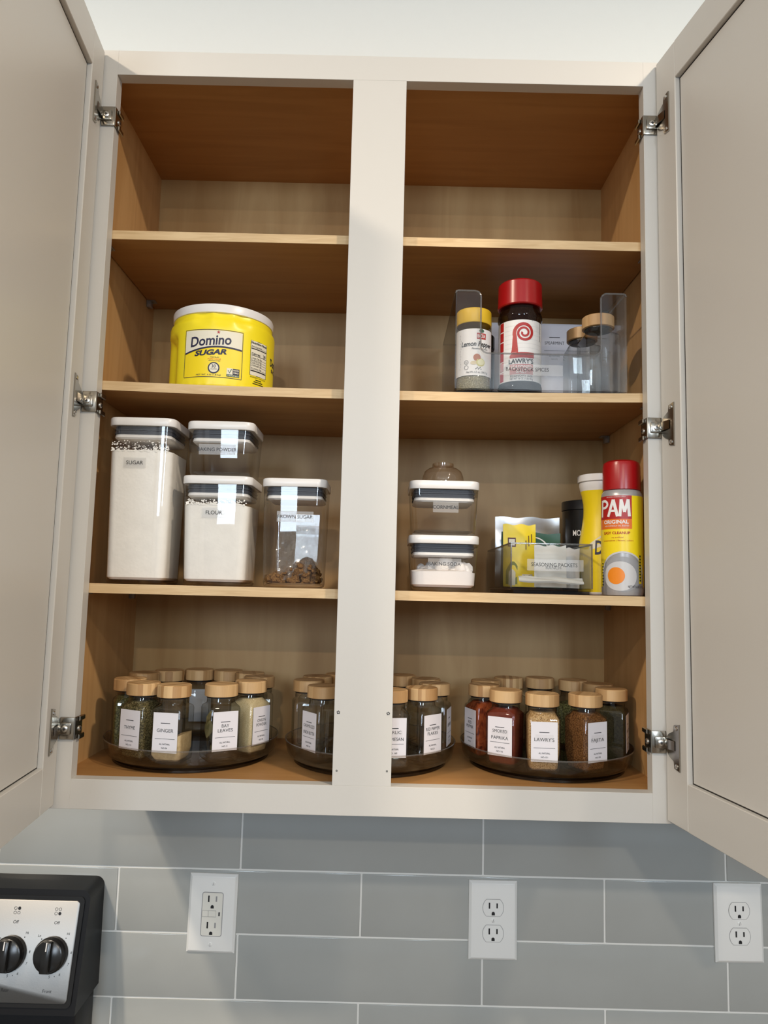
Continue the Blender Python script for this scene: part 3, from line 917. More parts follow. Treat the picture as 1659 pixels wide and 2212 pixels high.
for z in (0, 0.0015, 0.003, 0.006, 0.010, 0.012, 0.016, 0.022, 0.03, 0.045, 0.06, 0.07, 0.076, 0.082, 0.087, 0.090, 0.093, 0.096, 0.098, 0.101, 0.104, 0.107, 0.112):
    rings.append([Vector((tub_r(2 * math.pi * j / n, z) * math.sin(2 * math.pi * j / n), -tub_r(2 * math.pi * j / n, z) * math.cos(2 * math.pi * j / n), z)) for j in range(n)])
rings = [r[::-1] for r in rings]
obj('body', MB().loft(rings), YELLOW, tub, ang=50)
obj('lid', MB().lathe([(0.0738, 0.1124), (0.0752, 0.1130), (0.0758, 0.1235), (0.0752, 0.1250), (0.0735, 0.1258), (0.070, 0.1260), (0.0690, 0.1248), (0, 0.1248)], 72, True, False), WHITEP, tub)
lb = MB(); a0 = R(2.5)
P0 = cyl(TR + 0.0002, a0); P1 = cyl(TR + 0.0004, a0); P2 = cyl(TR + 0.0006, a0); P3 = cyl(TR + 0.0008, a0)
hw = 0.0435; vb, vt = 0.0150, 0.0850
div = lambda u: 0.0545 + 0.0080 * (u + hw) / (2 * hw) + 0.0055 * math.sin(math.pi * (u + hw) / (2 * hw)) - 0.0035
lb.strip(P0, us(-hw + 0.001, hw - 0.001), vb, vt, 1)
lb.strip(P1, us(-hw + 0.001, hw - 0.001), lambda u: div(u), vt - 0.001, 2)
lb.strip(P2, us(-hw + 0.001, hw - 0.001), lambda u: div(u) - 0.0024, lambda u: div(u), 0)
bord = []
for k_, (p, q) in enumerate((((-hw, vb), (hw, vb)), ((hw, vb), (hw, vt)), ((hw, vt), (-hw, vt)), ((-hw, vt), (-hw, vb)))):
    for i in range(16):
        bord.append((p[0] + (q[0] - p[0]) * i / 16, p[1] + (q[1] - p[1]) * i / 16))
lb.stroke(P2, bord, 0.0007, True, 0)
tilt = lambda u, v: (u, v + 0.085 * u)
put_text(lb, P2, 'Domino', -0.0035, 0.0625, 0.0140, 0.0600, bold=0.022, shear=0.06, mat=0, warp=tilt)
put_text(lb, P2, 'SUGAR', -0.0030, 0.0480, 0.0070, 0.0470, bold=0.045, shear=0.22, mat=0, warp=tilt)
star = [(0.0077 + (0.0029 if k % 2 == 0 else 0.0012) * math.sin(math.pi * k / 5), 0.0812 + (0.0029 if k % 2 == 0 else 0.0012) * math.cos(math.pi * k / 5)) for k in range(10)]
lb.poly(P2, star, 3)
put_text(lb, P2, 'PREMIUM', 0.0035, 0.0432, 0.0016, 0.0125, mat=0)
put_text(lb, P2, 'PURE CANE', 0.0035, 0.0403, 0.0022, 0.0185, mat=4)
put_text(lb, P2, 'GRANULATED', 0.0035, 0.0381, 0.0015, 0.0165, mat=0)
lb.disc(P2, 0.0030, 0.0283, 0.0084, 24, mat=0); lb.disc(P3, 0.0030, 0.0283, 0.0066, 24, mat=2)
P4 = cyl(TR + 0.001, a0)
put_text(lb, P4, '30', 0.0030, 0.0286, 0.0044, bold=0.01, mat=0)
put_text(lb, P4, 'CALORIES', 0.0030, 0.0258, 0.0014, 0.0095, mat=0)
put_text(lb, P2, 'NET WT. 4 lb (1.81kg)', -0.0045, 0.0172, 0.0020, 0.0360, mat=0)
lb.rect(P2, 0.0215, 0.0300, 0.0205, 0.0295, 3, 2); lb.rect(P2, 0.0302, 0.0400, 0.0205, 0.0295, 3, 0)
lb.rect(P3, 0.0215, 0.0400, 0.0172, 0.0204, 4, 5)
put_text(lb, P3, 'NON', 0.0351, 0.0258, 0.0022, 0.0078, bold=0.02, mat=2); put_text(lb, P3, 'GMO', 0.0351, 0.0222, 0.0022, 0.0078, bold=0.02, mat=2)
put_text(lb, P4, 'VERIFIED', 0.0308, 0.0177, 0.0018, 0.0165, mat=2)
lb.stroke(P3, [(0.0235, 0.0262), (0.0256, 0.0225), (0.0285, 0.0285)], 0.0012, mat=5)
obj('front_label', lb, [NAVY, YELLOWP, CREAMP, REDP, ORANGEP, GREENP], tub, label='cream and yellow front label with navy lettering')
nf = MB(); a1 = R(55.5); Q0 = cyl(TR + 0.0003, a1); Q1 = cyl(TR + 0.0006, a1); Q2 = cyl(TR + 0.0008, a1)
nh = 0.0165
nf.strip(Q0, us(-nh, nh, 6), 0.026, 0.078, 1)
nf.stroke(Q1, [(-nh, 0.026), (0, 0.026), (nh, 0.026), (nh, 0.078), (0, 0.078), (-nh, 0.078)], 0.0006, True, 0)
put_text(nf, Q1, 'Nutrition Facts', 0, 0.0735, 0.0031, 0.0310, bold=0.03, mat=0)
for v, th_ in ((0.0655, 0.0013), (0.0555, 0.0007), (0.0320, 0.0016)): nf.rect(Q1, -nh + 0.001, nh - 0.001, v, v + th_, 5, 0)
put_text(nf, Q1, 'Calories', -0.0065, 0.0573, 0.0030, 0.0165, bold=0.02, mat=0); put_text(nf, Q1, '30', 0.0115, 0.0573, 0.0040, bold=0.02, mat=0)
for i, s_ in enumerate(('Serving size', 'Total Fat 0g', 'Sodium 0mg', 'Total Carb. 8g', 'Total Sugars 8g', 'Protein 0g')):
    v = (0.0690, 0.0515, 0.0480, 0.0445, 0.0408, 0.0360)[i]
    put_text(nf, Q1, s_, -nh + 0.0015, v, 0.0019, 0.0200, mat=0, align='l')
    nf.rect(Q1, -nh + 0.001, nh - 0.001, v - 0.0009, v - 0.0006, 5, 0)
put_text(nf, Q1, 'INGREDIENT: CANE SUGAR', 0, 0.0225, 0.0020, 0.0310, mat=0)
for i, wd in enumerate((0.012, 0.018, 0.022)): nf.rect(Q1, -wd / 2, wd / 2, 0.0195 - i * 0.0030, 0.0206 - i * 0.0030, 3, 0)
nf.ring(Q1, 0.0060, 0.0085, 0.0026, 0.0007, 14, 0); put_text(nf, Q1, 'U', 0.0060, 0.0073, 0.0024, mat=0)
put_text(nf, Q1, 'K', -0.0055, 0.0073, 0.0028, mat=0)
obj('nutrition_panel', nf, [INK, CREAMP], tub, label='white nutrition panel')
sl = MB(); a2 = R(92); Q3 = cyl(TR + 0.0004, a2)
put_text(sl, Q3, 'Domino', 0, 0.052, 0.011, 0.040, bold=0.02, mat=0)
put_text(sl, Q3, 'SUGAR', 0, 0.043, 0.005, 0.030, bold=0.03, mat=0)
obj('side_print', sl, [NAVY], tub)

# ------------------------------------------------------------------ clear bin of spare spices
def bin_walls(t, W_, D_, H_, front_pts, mat, th=0.0022, rim=0.0011):
    """front wall from an outline, side and back walls and floor as one moulded shell"""
    m_ = MB()
    m_.box(-W_ / 2, W_ / 2, 0.0, D_, 0.0, 0.0030, 0.0008, 1)
    m_.box(-W_ / 2, -W_ / 2 + th, 0.0023, D_, 0.0031, H_, 0.0005, 1)
    m_.box(W_ / 2 - th, W_ / 2, 0.0023, D_, 0.0031, H_, 0.0005, 1)
    m_.box(-W_ / 2 + th, W_ / 2 - th, D_ - th, D_, 0.0031, H_, 0.0005, 1)
    obj('tray', m_, mat, t, kind='stuff')
    f_ = MB()
    o0 = [Vector((u, 0.0, v)) for u, v in front_pts]; o1 = [Vector((u, th, v)) for u, v in front_pts]
    f_.loft([o0, o1], False, False)
    f_.poly(lambda u, v: Vector((u, 0.0, v)), front_pts); f_.poly(lambda u, v: Vector((u, th, v)), front_pts)
    return obj('front_wall', f_, mat, t)

BW_, BD_ = 0.2455, 0.238
bn = thing('storage_bin', 'wide clear bin of spare spice jars with a dipped front edge', 'bin', (0.2395, 0.0245, S2 + 0.0028))
hH, hL = 0.1475, 0.0555
tabw = 0.0365
fp = [(-BW_ / 2, 0.0031), (BW_ / 2, 0.0031)]
def arc(cx, cz, r, a0_, a1_, k=6): return [(cx + r * math.cos(R(a0_ + (a1_ - a0_) * i / k)), cz + r * math.sin(R(a0_ + (a1_ - a0_) * i / k))) for i in range(k + 1)]
fp += arc(BW_ / 2 - 0.004, hH - 0.004, 0.004, 0, 90, 3)
fp += arc(BW_ / 2 - tabw + 0.009, hH - 0.009, 0.009, 90, 180)
fp += arc(BW_ / 2 - tabw - 0.011, hL + 0.011, 0.011, 0, -90)
fp += arc(-BW_ / 2 + tabw + 0.011, hL + 0.011, 0.011, -90, -180)
fp += arc(-BW_ / 2 + tabw - 0.009, hH - 0.009, 0.009, 0, 90)
fp += arc(-BW_ / 2 + 0.004, hH - 0.004, 0.004, 90, 180, 3)
bin_walls(bn, BW_, BD_, hH, fp, BINC)
rim_ = MB().sweep([Vector((u, 0.0011, v)) for u, v in fp[2:]], 0.0013)
rim_.sweep([(-BW_ / 2 + 0.001, 0.003, hH), (-BW_ / 2 + 0.001, BD_ - 0.001, hH), (BW_ / 2 - 0.001, BD_ - 0.001, hH), (BW_ / 2 - 0.001, 0.003, hH)], 0.0013)
RIMM = clear('bin rim plastic', (0.66, 0.66, 0.66), (0.25, 0.25, 0.25), 1.6, 0.08, 1.5, 0.10)
obj('rim', rim_, RIMM, bn, label='thicker moulded rim')
obj('foot_rail', MB().box(-BW_ / 2 + 0.002, BW_ / 2 - 0.002, 0.002, BD_ - 0.002, -0.0026, -0.0001), SMOKED, bn)
ux = 0.2155 - 0.2395
tp = obj('label_tape', MB().rect(flat((0, -0.0004, 0)), ux - 0.035, ux + 0.055, 0.0235, 0.0395), TAPE, bn, label='frosted tape label')
p_ = MB(); put_text(p_, flat((0, -0.0006, 0)), 'BACKSTOCK SPICES', 0.2200 - 0.2395, 0.0300, 0.0051, 0.0610)
obj('lettering', p_, INK, tp)

BZ = S2 + 0.0028 + 0.0034
# lemon pepper bottle
t = thing('spice_bottle', 'clear round spice bottle with yellow cap and white label, in the clear bin', 'spice bottle', (0.1468, 0.0560, BZ))
r0 = 0.0255
GL2 = clear('clear bottle plastic', (0.92, 0.92, 0.90), (0.5, 0.5, 0.48), 1.0)
obj('bottle', MB().lathe([(r0 - 0.002, 0.0), (r0, 0.002), (r0, 0.096), (r0 - 0.0015, 0.100), (r0 - 0.003, 0.1015)], 40, True, False), GL2, t)
obj('contents', MB().lathe([(r0 - 0.0035, 0.0008), (r0 - 0.0013, 0.0025), (r0 - 0.0013, 0.070), (0, 0.071)], 36, True, False), speckle('lemon pepper', [(0.10, 0.08, 0.035), (0.33, 0.28, 0.16), (0.55, 0.50, 0.36)], 900), t)
obj('cap', MB().lathe([(r0 - 0.0005, 0.1005), (r0 + 0.0004, 0.102), (r0 + 0.0002, 0.1205), (r0 - 0.0012, 0.1222), (0, 0.1225)], 40, True, False), YCAP, t)
l_ = MB(); av = R(-6.8)
l_.strip(cyl(r0 + 0.0002, av), us(-0.050, 0.050, 36), 0.0210, 0.0900, 0)
A1 = cyl(r0 + 0.0004, av)
l_.rect(A1, 0.0045, 0.0190, 0.0745, 0.0835, 5, 1); A2 = cyl(r0 + 0.0006, av)
put_text(l_, A2, 'BADIA', 0.0117, 0.0765, 0.0052, 0.0125, bold=0.02, mat=0)
put_text(l_, A2, 'Lemon Pepper', 0.0060, 0.0640, 0.0068, 0.0500, bold=0.02, shear=0.2, mat=2)
put_text(l_, A2, 'Pimienta y Limon', 0.0100, 0.0590, 0.0026, 0.0250, shear=0.2, mat=2)
l_.poly(A2, [(0.012 + 0.004 * math.cos(R(a)), 0.0868 + 0.003 * math.sin(R(a))) for a in range(0, 360, 45)], 5)
l_.ring(A2, -0.0105, 0.0400, 0.0030, 0.0005, 14, 2); put_text(l_, A2, 'U', -0.0105, 0.0386, 0.0028, mat=2)
l_.ring(A2, -0.0105, 0.0325, 0.0030, 0.0005, 14, 2)
l_.disc(A2, 0.0052, 0.0470, 0.0055, 16, mat=6); l_.disc(A2, 0.0005, 0.0390, 0.0050, 14, 0.0028, 7)
l_.disc(A2, 0.0105, 0.0400, 0.0068, 18, 0.0060, 8); l_.disc(cyl(r0 + 0.0008, av), 0.0110, 0.0402, 0.0052, 18, 0.0045, 9)
for i in range(7): l_.disc(A2, 0.0035 + 0.0013 * i, 0.0300 + 0.0012 * (i % 3), 0.0007, 6, mat=2)
put_text(l_, A2, 'Net Wt. 6.5 oz. (184.3 g)', 0.0060, 0.0242, 0.0028, 0.0330, mat=2)
for i in range(14): l_.rect(A1, -0.0218 + 0.0009 * (i % 3), -0.0215 + 0.0009 * (i % 3), 0.030 + 0.0038 * i, 0.0325 + 0.0038 * i, 1, 2)
obj('label_wrap', l_, [WHITEPR, REDP, INK, YELLOWP, ORANGEP, GREENP, plain('onion print', (0.42, 0.16, 0.09), 0.5), plain('garlic print', (0.66, 0.56, 0.38), 0.5), plain('lemon rind print', (0.60, 0.56, 0.22), 0.5), plain('lemon flesh print', (0.72, 0.70, 0.45), 0.5)], t)
# dark bottle behind it
t = thing('spice_bottle', 'black capped spice bottle half hidden behind the yellow capped one', 'spice bottle', (0.1635, 0.1130, BZ))
obj('bottle', MB().lathe([(0.021, 0), (0.0225, 0.002), (0.0225, 0.080), (0.019, 0.085)], 32), plain('dark spice', (0.03, 0.02, 0.015), 0.3), t)
obj('cap', MB().lathe([(0.0222, 0.0854), (0.0226, 0.087), (0.0226, 0.104), (0.0215, 0.1055), (0, 0.1057)], 32, True, False), BLACKP, t)
# seasoned salt bottle
t = thing('seasoning_bottle', 'tall brown seasoning bottle with red cap and red spiral on its label', 'spice bottle', (0.2162, 0.0630, BZ))
r1 = 0.0310
SBM = clear('dark bottle plastic', (0.50, 0.42, 0.38), (0.10, 0.08, 0.07), 1.0)
obj('bottle', MB().lathe([(r1 - 0.001, 0), (r1 + 0.0012, 0.002), (r1 + 0.0012, 0.010), (r1, 0.0135), (r1, 0.1090), (r1 + 0.0016, 0.1120), (r1 + 0.0016, 0.1170), (r1 - 0.001, 0.124), (r1 - 0.002, 0.130)], 44, True, False), SBM, t)
obj('contents', MB().lathe([(r1 - 0.003, 0.001), (r1 - 0.0015, 0.003), (r1 - 0.0018, 0.118), (r1 - 0.004, 0.126), (0, 0.1265)], 40, True, False), speckle('seasoned salt', [(0.03, 0.012, 0.006), (0.075, 0.032, 0.018)], 700), t)
obj('cap', MB().lathe([(r1 + 0.0004, 0.1305), (r1 + 0.0018, 0.1320), (r1 + 0.0010, 0.1660), (r1 - 0.001, 0.1682), (0, 0.1686)], 48, True, False), REDCAP, t)
l_ = MB(); av = R(-10.4)
B0 = cyl(r1 + 0.0002, av); B1 = cyl(r1 + 0.0004, av); B2 = cyl(r1 + 0.0006, av)
l_.strip(B0, us(-0.060, 0.060, 40), 0.0150, 0.1055, 0)
for i in range(6): l_.rect(B1, -0.0350, -0.0262, 0.0165 + i * 0.0150, 0.0300 + i * 0.0150, 3, 1)
for i in range(12): l_.strip(B1, us(-0.0240, 0.0400, 10), 0.024 + i * 0.0066, 0.0243 + i * 0.0066, 3)
l_.poly(B1, [(0.0185, 0.1052), (0.036, 0.1052), (0.036, 0.0760)], 2)
put_text(l_, B2, 'Original', 0.0, 0, 0.0050, 0.021, mat=0, warp=lambda u, v: (0.0275 + u * 0.52 + v * 0.85, 0.0935 - u * 0.85 + v * 0.52))
sp = []; wd = []
for i in range(60):
    k = i / 59.0; a = R(200 - 760 * k) ; rr_ = 0.0148 * (1 - 0.80 * k)
    sp.append((0.0065 + rr_ * math.cos(a), 0.0860 + rr_ * math.sin(a))); wd.append(0.0030 + 0.0026 * (1 - k) ** 3)
sp0 = [(-0.0078, 0.0560), (-0.0072, 0.0610), (-0.0072, 0.0680), (-0.0074, 0.0760)]
l_.stroke(B2, sp0 + sp, [0.0105, 0.0092, 0.0078, 0.0066] + wd, mat=1)
l_.strip(B2, us(-0.0150, 0.0215, 12), 0.0488, lambda u: 0.0568 if u > -0.0110 else 0.0568 - (-0.0110 - u) * 1.1, 1)
put_text(l_, B2, "LAWRY'S", 0.0020, 0.0405, 0.0066, 0.0370, bold=0.022, mat=2)
l_.rect(B1, -0.0148, 0.0200, 0.0245, 0.0395, 8, 1)
put_text(l_, B2, 'SEASONED', 0.0028, 0.0327, 0.0050, 0.0320, bold=0.01, mat=0); put_text(l_, B2, 'SALT', 0.0028, 0.0265, 0.0050, 0.0160, bold=0.01, mat=0)
put_text(l_, B2, 'ECONOMY SIZE', 0.0028, 0.0208, 0.0028, 0.0330, mat=2); put_text(l_, B2, 'NET WT 16 OZ (1 LB) 453g', 0.0028, 0.0165, 0.0030, 0.0340, mat=2)
obj('label_wrap', l_, [WHITEPR, REDP, INK, LGREYP], t)
# paper sheet of labels behind
t = thing('label_sheet', 'white printed sheet standing at the back of the clear bin', 'paper', (0.2780, 0.2080, BZ + 0.0004), 0)
sh = obj('sheet', MB().box(-0.0830, 0.0830, 0, 0.0006, 0, 0.1660), CARD2, t)
for c_, head in ((0.0235, 'SPEARMINT'), (0.0620, '')):
    p_ = MB(); pl = flat((0, -0.0003, 0))
    p_.rect(pl, c_ - 0.009, c_ + 0.009, 0.1418, 0.1430)
    if head: put_text(p_, pl, head, c_, 0.1300, 0.0052, 0.0330)
    p_.rect(pl, c_ - 0.0175, c_ + 0.0175, 0.1190, 0.1195)
    put_text(p_, pl, 'ALL NATURAL', c_, 0.1085, 0.0022, 0.0190); put_text(p_, pl, 'NO.172', c_, 0.1035, 0.0022)
    obj('printing', p_, INK, sh)

# ------------------------------------------------------------------ square spice jars with bamboo lids
JH, JW = 0.1050, 0.0226
def jar_meshes(JW, JH, lr, lh):
    nb = JH - lh
    g = MB()
    g.loft([rr(JW - 0.0035, JW - 0.0035, 0.006, 0.0), rr(JW - 0.001, JW - 0.001, 0.0048, 0.0012), rr(JW, JW, 0.0048, 0.0045), rr(JW, JW, 0.0048, nb - 0.0165),
            rr(JW - 0.0008, JW - 0.0008, 0.0062, nb - 0.0132), rr(JW - 0.0038, JW - 0.0038, 0.013, nb - 0.0095), rr(lr - 0.0035, lr - 0.0035, lr - 0.0036, nb - 0.0070), rr(lr - 0.0040, lr - 0.0040, lr - 0.0041, nb - 0.0002)], True, False)
    g.loft([rr(JW - 0.007, JW - 0.007, 0.006, 0.0030), rr(JW - 0.003, JW - 0.003, 0.007, 0.0055)], True, False)
    l = MB().lathe([(lr - 0.0012, nb), (lr, nb + 0.0008), (lr, JH - 0.0012), (lr - 0.0012, JH), (0, JH)], 40, True, False)
    c = MB().lathe([(lr - 0.0030, nb - 0.0018), (lr - 0.0030, nb - 0.0003)], 28)
    return g.mesh('glass', GLASS, 50), l.mesh('lid', BAMBOO), c.mesh('stopper_ring', BLACKP)
JM = jar_meshes(JW, JH, 0.0234, 0.0170)
JM2 = jar_meshes(0.0252, 0.1200, 0.0232, 0.0180)
def contents_mesh(fill, slope, JW=JW):
    e = 0.0016
    rings = [rr(JW - 0.006, JW - 0.006, 0.005, 0.0034), rr(JW - 0.002 - e, JW - 0.002 - e, 0.0065, 0.0060)]
    zt = 0.0715
    for f in (0.35, 0.7, 1.0):
        rings.append([(p[0], p[1], 0.0062 + f * (min(zt, fill + slope * p[0] / JW) - 0.0062)) for p in rr(JW - e, JW - e, 0.0042, 0)])
    if fill > 0.07:
        rings.append(rr(JW - 0.0045, JW - 0.0045, 0.012, 0.0770)); rings.append(rr(0.017, 0.017, 0.0165, 0.0800))
        for i in (2, 3, 4): pass
    else:
        rings.append([(p[0], p[1], fill + slope * p[0] / JW + random.uniform(0.0005, 0.003)) for p in rr(JW * 0.5, JW * 0.5, 0.006, 0)])
    return MB().loft(rings)
def jar_label(t, lines, no, yaw, covered=False, JW=JW):
    """paper label on the jar face that points to the local -y"""
    lab = obj('paper_label', MB().box(-0.0180, 0.0180, -JW - 0.0004, -JW - 0.0001, 0.0155, 0.0690), CARD, t)
    p_ = MB(); pl = flat((0, -JW - 0.0006, 0))
    p_.rect(pl, -0.0068, 0.0068, 0.0545, 0.0554)
    if covered:
        q_ = MB(); q_.rect(flat((0, -JW - 0.00052, 0)), -0.0120, 0.0125, 0.0425, 0.0520)
        obj('patch', q_, plain('label patch', (0.72, 0.70, 0.73), 0.5), lab)
    if len(lines) == 1:
        put_text(p_, pl, lines[0], 0, 0.0430, 0.0045, min(0.027, 0.0040 * len(lines[0])))
    else:
        gap = 0.0092 if covered else 0.0062
        for i, s_ in enumerate(lines):
            put_text(p_, pl, s_, 0, 0.0475 - i * gap, 0.0043, min(0.0285, 0.0036 * len(s_)))
    p_.rect(pl, -0.0145, 0.0145, 0.0338, 0.0343)
    put_text(p_, pl, 'ALL NATURAL', 0, 0.0260, 0.0021, 0.0155, bold=0.01); put_text(p_, pl, no, 0, 0.0208, 0.0021, bold=0.01)
    obj('printing', p_, INK, lab)
jar_n = [0]
def jar(label, x, y, z, rz, cont=None, lines=None, no='', covered=False, group='spice jars with bamboo lids', meshes=None, lid_rot=None, blank=False, JW=JW):
    t = thing('spice_jar', label, 'spice jar', (x, y, z), rz, group)
    g, l, c = meshes or JM
    obj('glass', g, None, t); 
    ld = obj('lid', l, None, t, (0, 0, 0), (0, 0, random.uniform(0, 6.28) if lid_rot is None else lid_rot))
    obj('stopper_ring', c, None, t)
    if cont:
        fill, slope, mat = cont
        obj('contents', contents_mesh(fill, slope, JW), mat, t, ang=60)
    if lines: jar_label(t, lines, no, rz, covered, JW)
    elif blank:
        obj('paper_label', MB().box(-0.0180, 0.0180, -JW - 0.0004, -JW - 0.0001, 0.0155, 0.0690), CARD, t)
    return t
jar('larger empty jar with bamboo lid, front right inside the clear bin', 0.3310, 0.0580, BZ, R(3), meshes=JM2, JW=0.0252)
jar('larger empty jar with bamboo lid, half hidden behind the other jar in the clear bin', 0.3220, 0.1130, BZ, R(-3), meshes=JM2, JW=0.0252)

# ------------------------------------------------------------------ turntables
FZ = 0.1147 + Z0
TRIM = clear('turntable rim plastic', (0.80, 0.79, 0.77), (0.40, 0.38, 0.37), 2.2, 0.05, 1.5, 0.14, (0.45, 0.44, 0.43))
def turntable(x, label):
    t = thing('turntable', label, 'turntable', (x, 0.1525, FZ + 0.0003), 0, 'smoky clear turntables')
    obj('base', MB().lathe([(0.1130, 0), (0.1150, 0.0006), (0.1150, 0.0040), (0.1120, 0.0046), (0.1110, 0.0060), (0.1125, 0.0078), (0, 0.0078)], 72, True, False), SMOKED, t)
    m_ = MB().lathe([(0, 0.0082), (0.1200, 0.0082), (0.1225, 0.0098), (0.1250, 0.0140), (0.1285, 0.0310), (0.1290, 0.0318), (0.1278, 0.0320), (0.1268, 0.0310), (0.1232, 0.0150), (0.1205, 0.0116), (0, 0.0116)], 96, False, False)
    obj('tray', m_, SMOKE, t)
    m_ = MB().lathe([(0.1286, 0.0306), (0.1292, 0.0318), (0.1285, 0.0327), (0.1274, 0.0322)], 96, False, False)
    obj('rim', m_, TRIM, t)
    return t
turntable(-0.2620, 'smoky clear turntable at the left, crowded with herb and powder jars')
turntable(0.0080, 'smoky clear turntable of empty jars, half hidden behind the centre post')
turntable(0.2745, 'smoky clear turntable at the right, carrying the red and brown spices')
CEN = dict(L=(-0.2620, 0.1525), M=(0.0080, 0.1525), R=(0.2745, 0.1525))
THY = speckle('dried thyme', [(0.016, 0.013, 0.005), (0.085, 0.070, 0.028), (0.30, 0.24, 0.11)], 420, stretch=(1, 1, 2.2), bump=1.0)
GRN = speckle('green herb', [(0.03, 0.03, 0.009), (0.12, 0.11, 0.035), (0.26, 0.24, 0.09)], 420, bump=1.0)
GIN = speckle('ginger powder', [(0.52, 0.37, 0.19), (0.66, 0.49, 0.27)], 150, bump=0.2)
ONI = speckle('onion powder', [(0.46, 0.35, 0.18), (0.60, 0.48, 0.27), (0.70, 0.58, 0.36)], 900, bump=0.3)
RED1 = speckle('cayenne', [(0.09, 0.013, 0.004), (0.27, 0.05, 0.013), (0.38, 0.085, 0.022)], 160, stretch=(1, 1, 0.6))
RED2 = speckle('smoked paprika', [(0.13, 0.020, 0.008), (0.17, 0.028, 0.011)], 120, bump=0.2)
TAN = speckle('tan seasoning', [(0.16, 0.07, 0.02), (0.50, 0.30, 0.12), (0.68, 0.48, 0.26)], 800)
FAJ = speckle('brown seasoning', [(0.03, 0.010, 0.003), (0.14, 0.055, 0.015), (0.27, 0.13, 0.045)], 620)
PAR = speckle('dark olive herb', [(0.025, 0.02, 0.007), (0.06, 0.048, 0.018)], 400)
LEAFM = speckle('bay leaf', [(0.13, 0.105, 0.04), (0.26, 0.22, 0.10)], 60, bump=0.3)
def pj(tt, a, r, label, face, **k):
    x = CEN[tt][0] + r * math.sin(R(a)); y = CEN[tt][1] - r * math.cos(R(a))
    return jar(label, x, y, FZ + 0.0003 + 0.0120, R(face), **k)
# face: direction the label points, degrees to the right of straight out of the cabinet
pj('L', -66, 0.095, 'jar of dark green herb, leftmost on the left turntable, beside the thyme jar', -66, cont=(0.0715, 0, GRN))
pj('L', -34, 0.096, 'jar of dark thyme leaves, labelled THYME', -40 + 14, cont=(0.0715, 0, THY), lines=['THYME'], no='NO.115')
pj('L', -3.5, 0.094, 'jar half full of beige ginger powder, labelled GINGER', -9, cont=(0.030, 0.010, GIN), lines=['GINGER'], no='NO.34')
bay = pj('L', 37, 0.094, 'nearly empty jar of bay leaves, labelled BAY LEAVES', 31, lines=['BAY', 'LEAVES'], no='NO.11')
rnd = random.Random(8)
for i in range(9):
    m_ = MB(); vs = []; fs = []
    L_, wv = rnd.uniform(0.022, 0.030), rnd.uniform(0.007, 0.010)
    for k in range(9):
        s_ = k / 8; ww = wv * math.sin(math.pi * min(0.97, max(0.03, s_))) ** 0.8
        for q in (-1, 0, 1):
            vs.append((L_ * (s_ - 0.5), ww * q, 0.0025 * abs(q) + 0.003 * math.sin(2.2 * s_)))
    for k in range(8):
        for q in (0, 1):
            a = 3 * k + q; fs.append([a, a + 3, a + 4, a + 1])
    m_.add(vs, fs)
    flat_leaf = i < 5
    rotm = (Matrix.Rotation(rnd.uniform(0, 6.28), 3, 'Z') @ Matrix.Rotation(rnd.uniform(-0.35, 0.35) if flat_leaf else R(80), 3, 'Y'))
    c_ = Vector((rnd.uniform(-0.004, 0.004), rnd.uniform(-0.004, 0.004), 0.009 + 0.0028 * i)) if flat_leaf else Vector((-0.0145, rnd.uniform(-0.008, 0.002), 0.022 + 0.010 * (i - 5)))
    m_.v = [rotm @ p + c_ for p in m_.v]
    m_.v = [Vector((max(-0.0205, min(0.0205, p.x)), max(-0.0205, min(0.0205, p.y)), max(0.0062, p.z))) for p in m_.v]
    obj('bay_leaf', m_, LEAFM, bay, ang=80)
pj('L', 71, 0.096, 'jar full of pale onion powder, labelled ONION POWDER', 58, cont=(0.0715, 0, ONI), lines=['ONION', 'POWDER'], no='NO.78')
pj('L', 103, 0.0965, 'empty jar at the right edge of the left turntable, behind the onion powder', 98)
pj('L', -111, 0.0965, 'jar at the back left of the left turntable, behind the dark green herb', -112)
pj('L', -140.2, 0.0965, 'jar at the back of the left turntable, its lid showing above the ginger jar', -143)
pj('L', -169.4, 0.0965, 'jar at the back middle of the left turntable, its label turned away', 186, blank=True)
pj('L', 161.4, 0.0965, 'jar at the back of the left turntable, its lid showing behind the bay leaves', 155)
pj('L', 132.2, 0.0965, 'jar at the back right of the left turntable, its lid showing behind the onion powder', 129)
pj('M', -86, 0.096, 'empty jar, leftmost on the middle turntable', -86 + 8)
pj('M', -45, 0.096, 'empty jar at the left of the centre post, labelled CARAMELIZED ONION BUTTER', -52, lines=['CARAMELIZED', 'ONION BUTTER'], no='NO.119', covered=True)
pj('M', -116, 0.0965, 'jar at the back left of the middle turntable, behind the empty jars', -114)
pj('M', -146, 0.0965, 'jar at the back of the middle turntable, its lid just left of the centre post', -143)
pj('M', 18, 0.095, 'empty jar at the right of the centre post, labelled GARLIC PARMESAN', 10, lines=['GARLIC', 'PARMESAN'], no='NO. 160', covered=True)
pj('M', 50, 0.096, 'empty jar labelled RED PEPPER FLAKES', 44, lines=['RED PEPPER', 'FLAKES'], no='NO.25')
pj('M', 84, 0.0965, 'empty jar, rightmost on the middle turntable, its label seen edge-on', 75, lines=['SESAME'], no='NO.57')
pj('M', 150, 0.096, 'jar at the back of the middle turntable, its lid just right of the centre post', 150)
pj('M', 117, 0.096, 'jar at the back right of the middle turntable, behind the red pepper flakes', 117)
pj('R', -84, 0.096, 'jar of chunky red spice, leftmost on the right turntable', -70, cont=(0.0715, 0, RED1), lines=['RED', 'PEPPER'], no='NO.37')
pj('R', -117, 0.096, 'jar at the back left of the right turntable, behind the chunky red spice', -117)
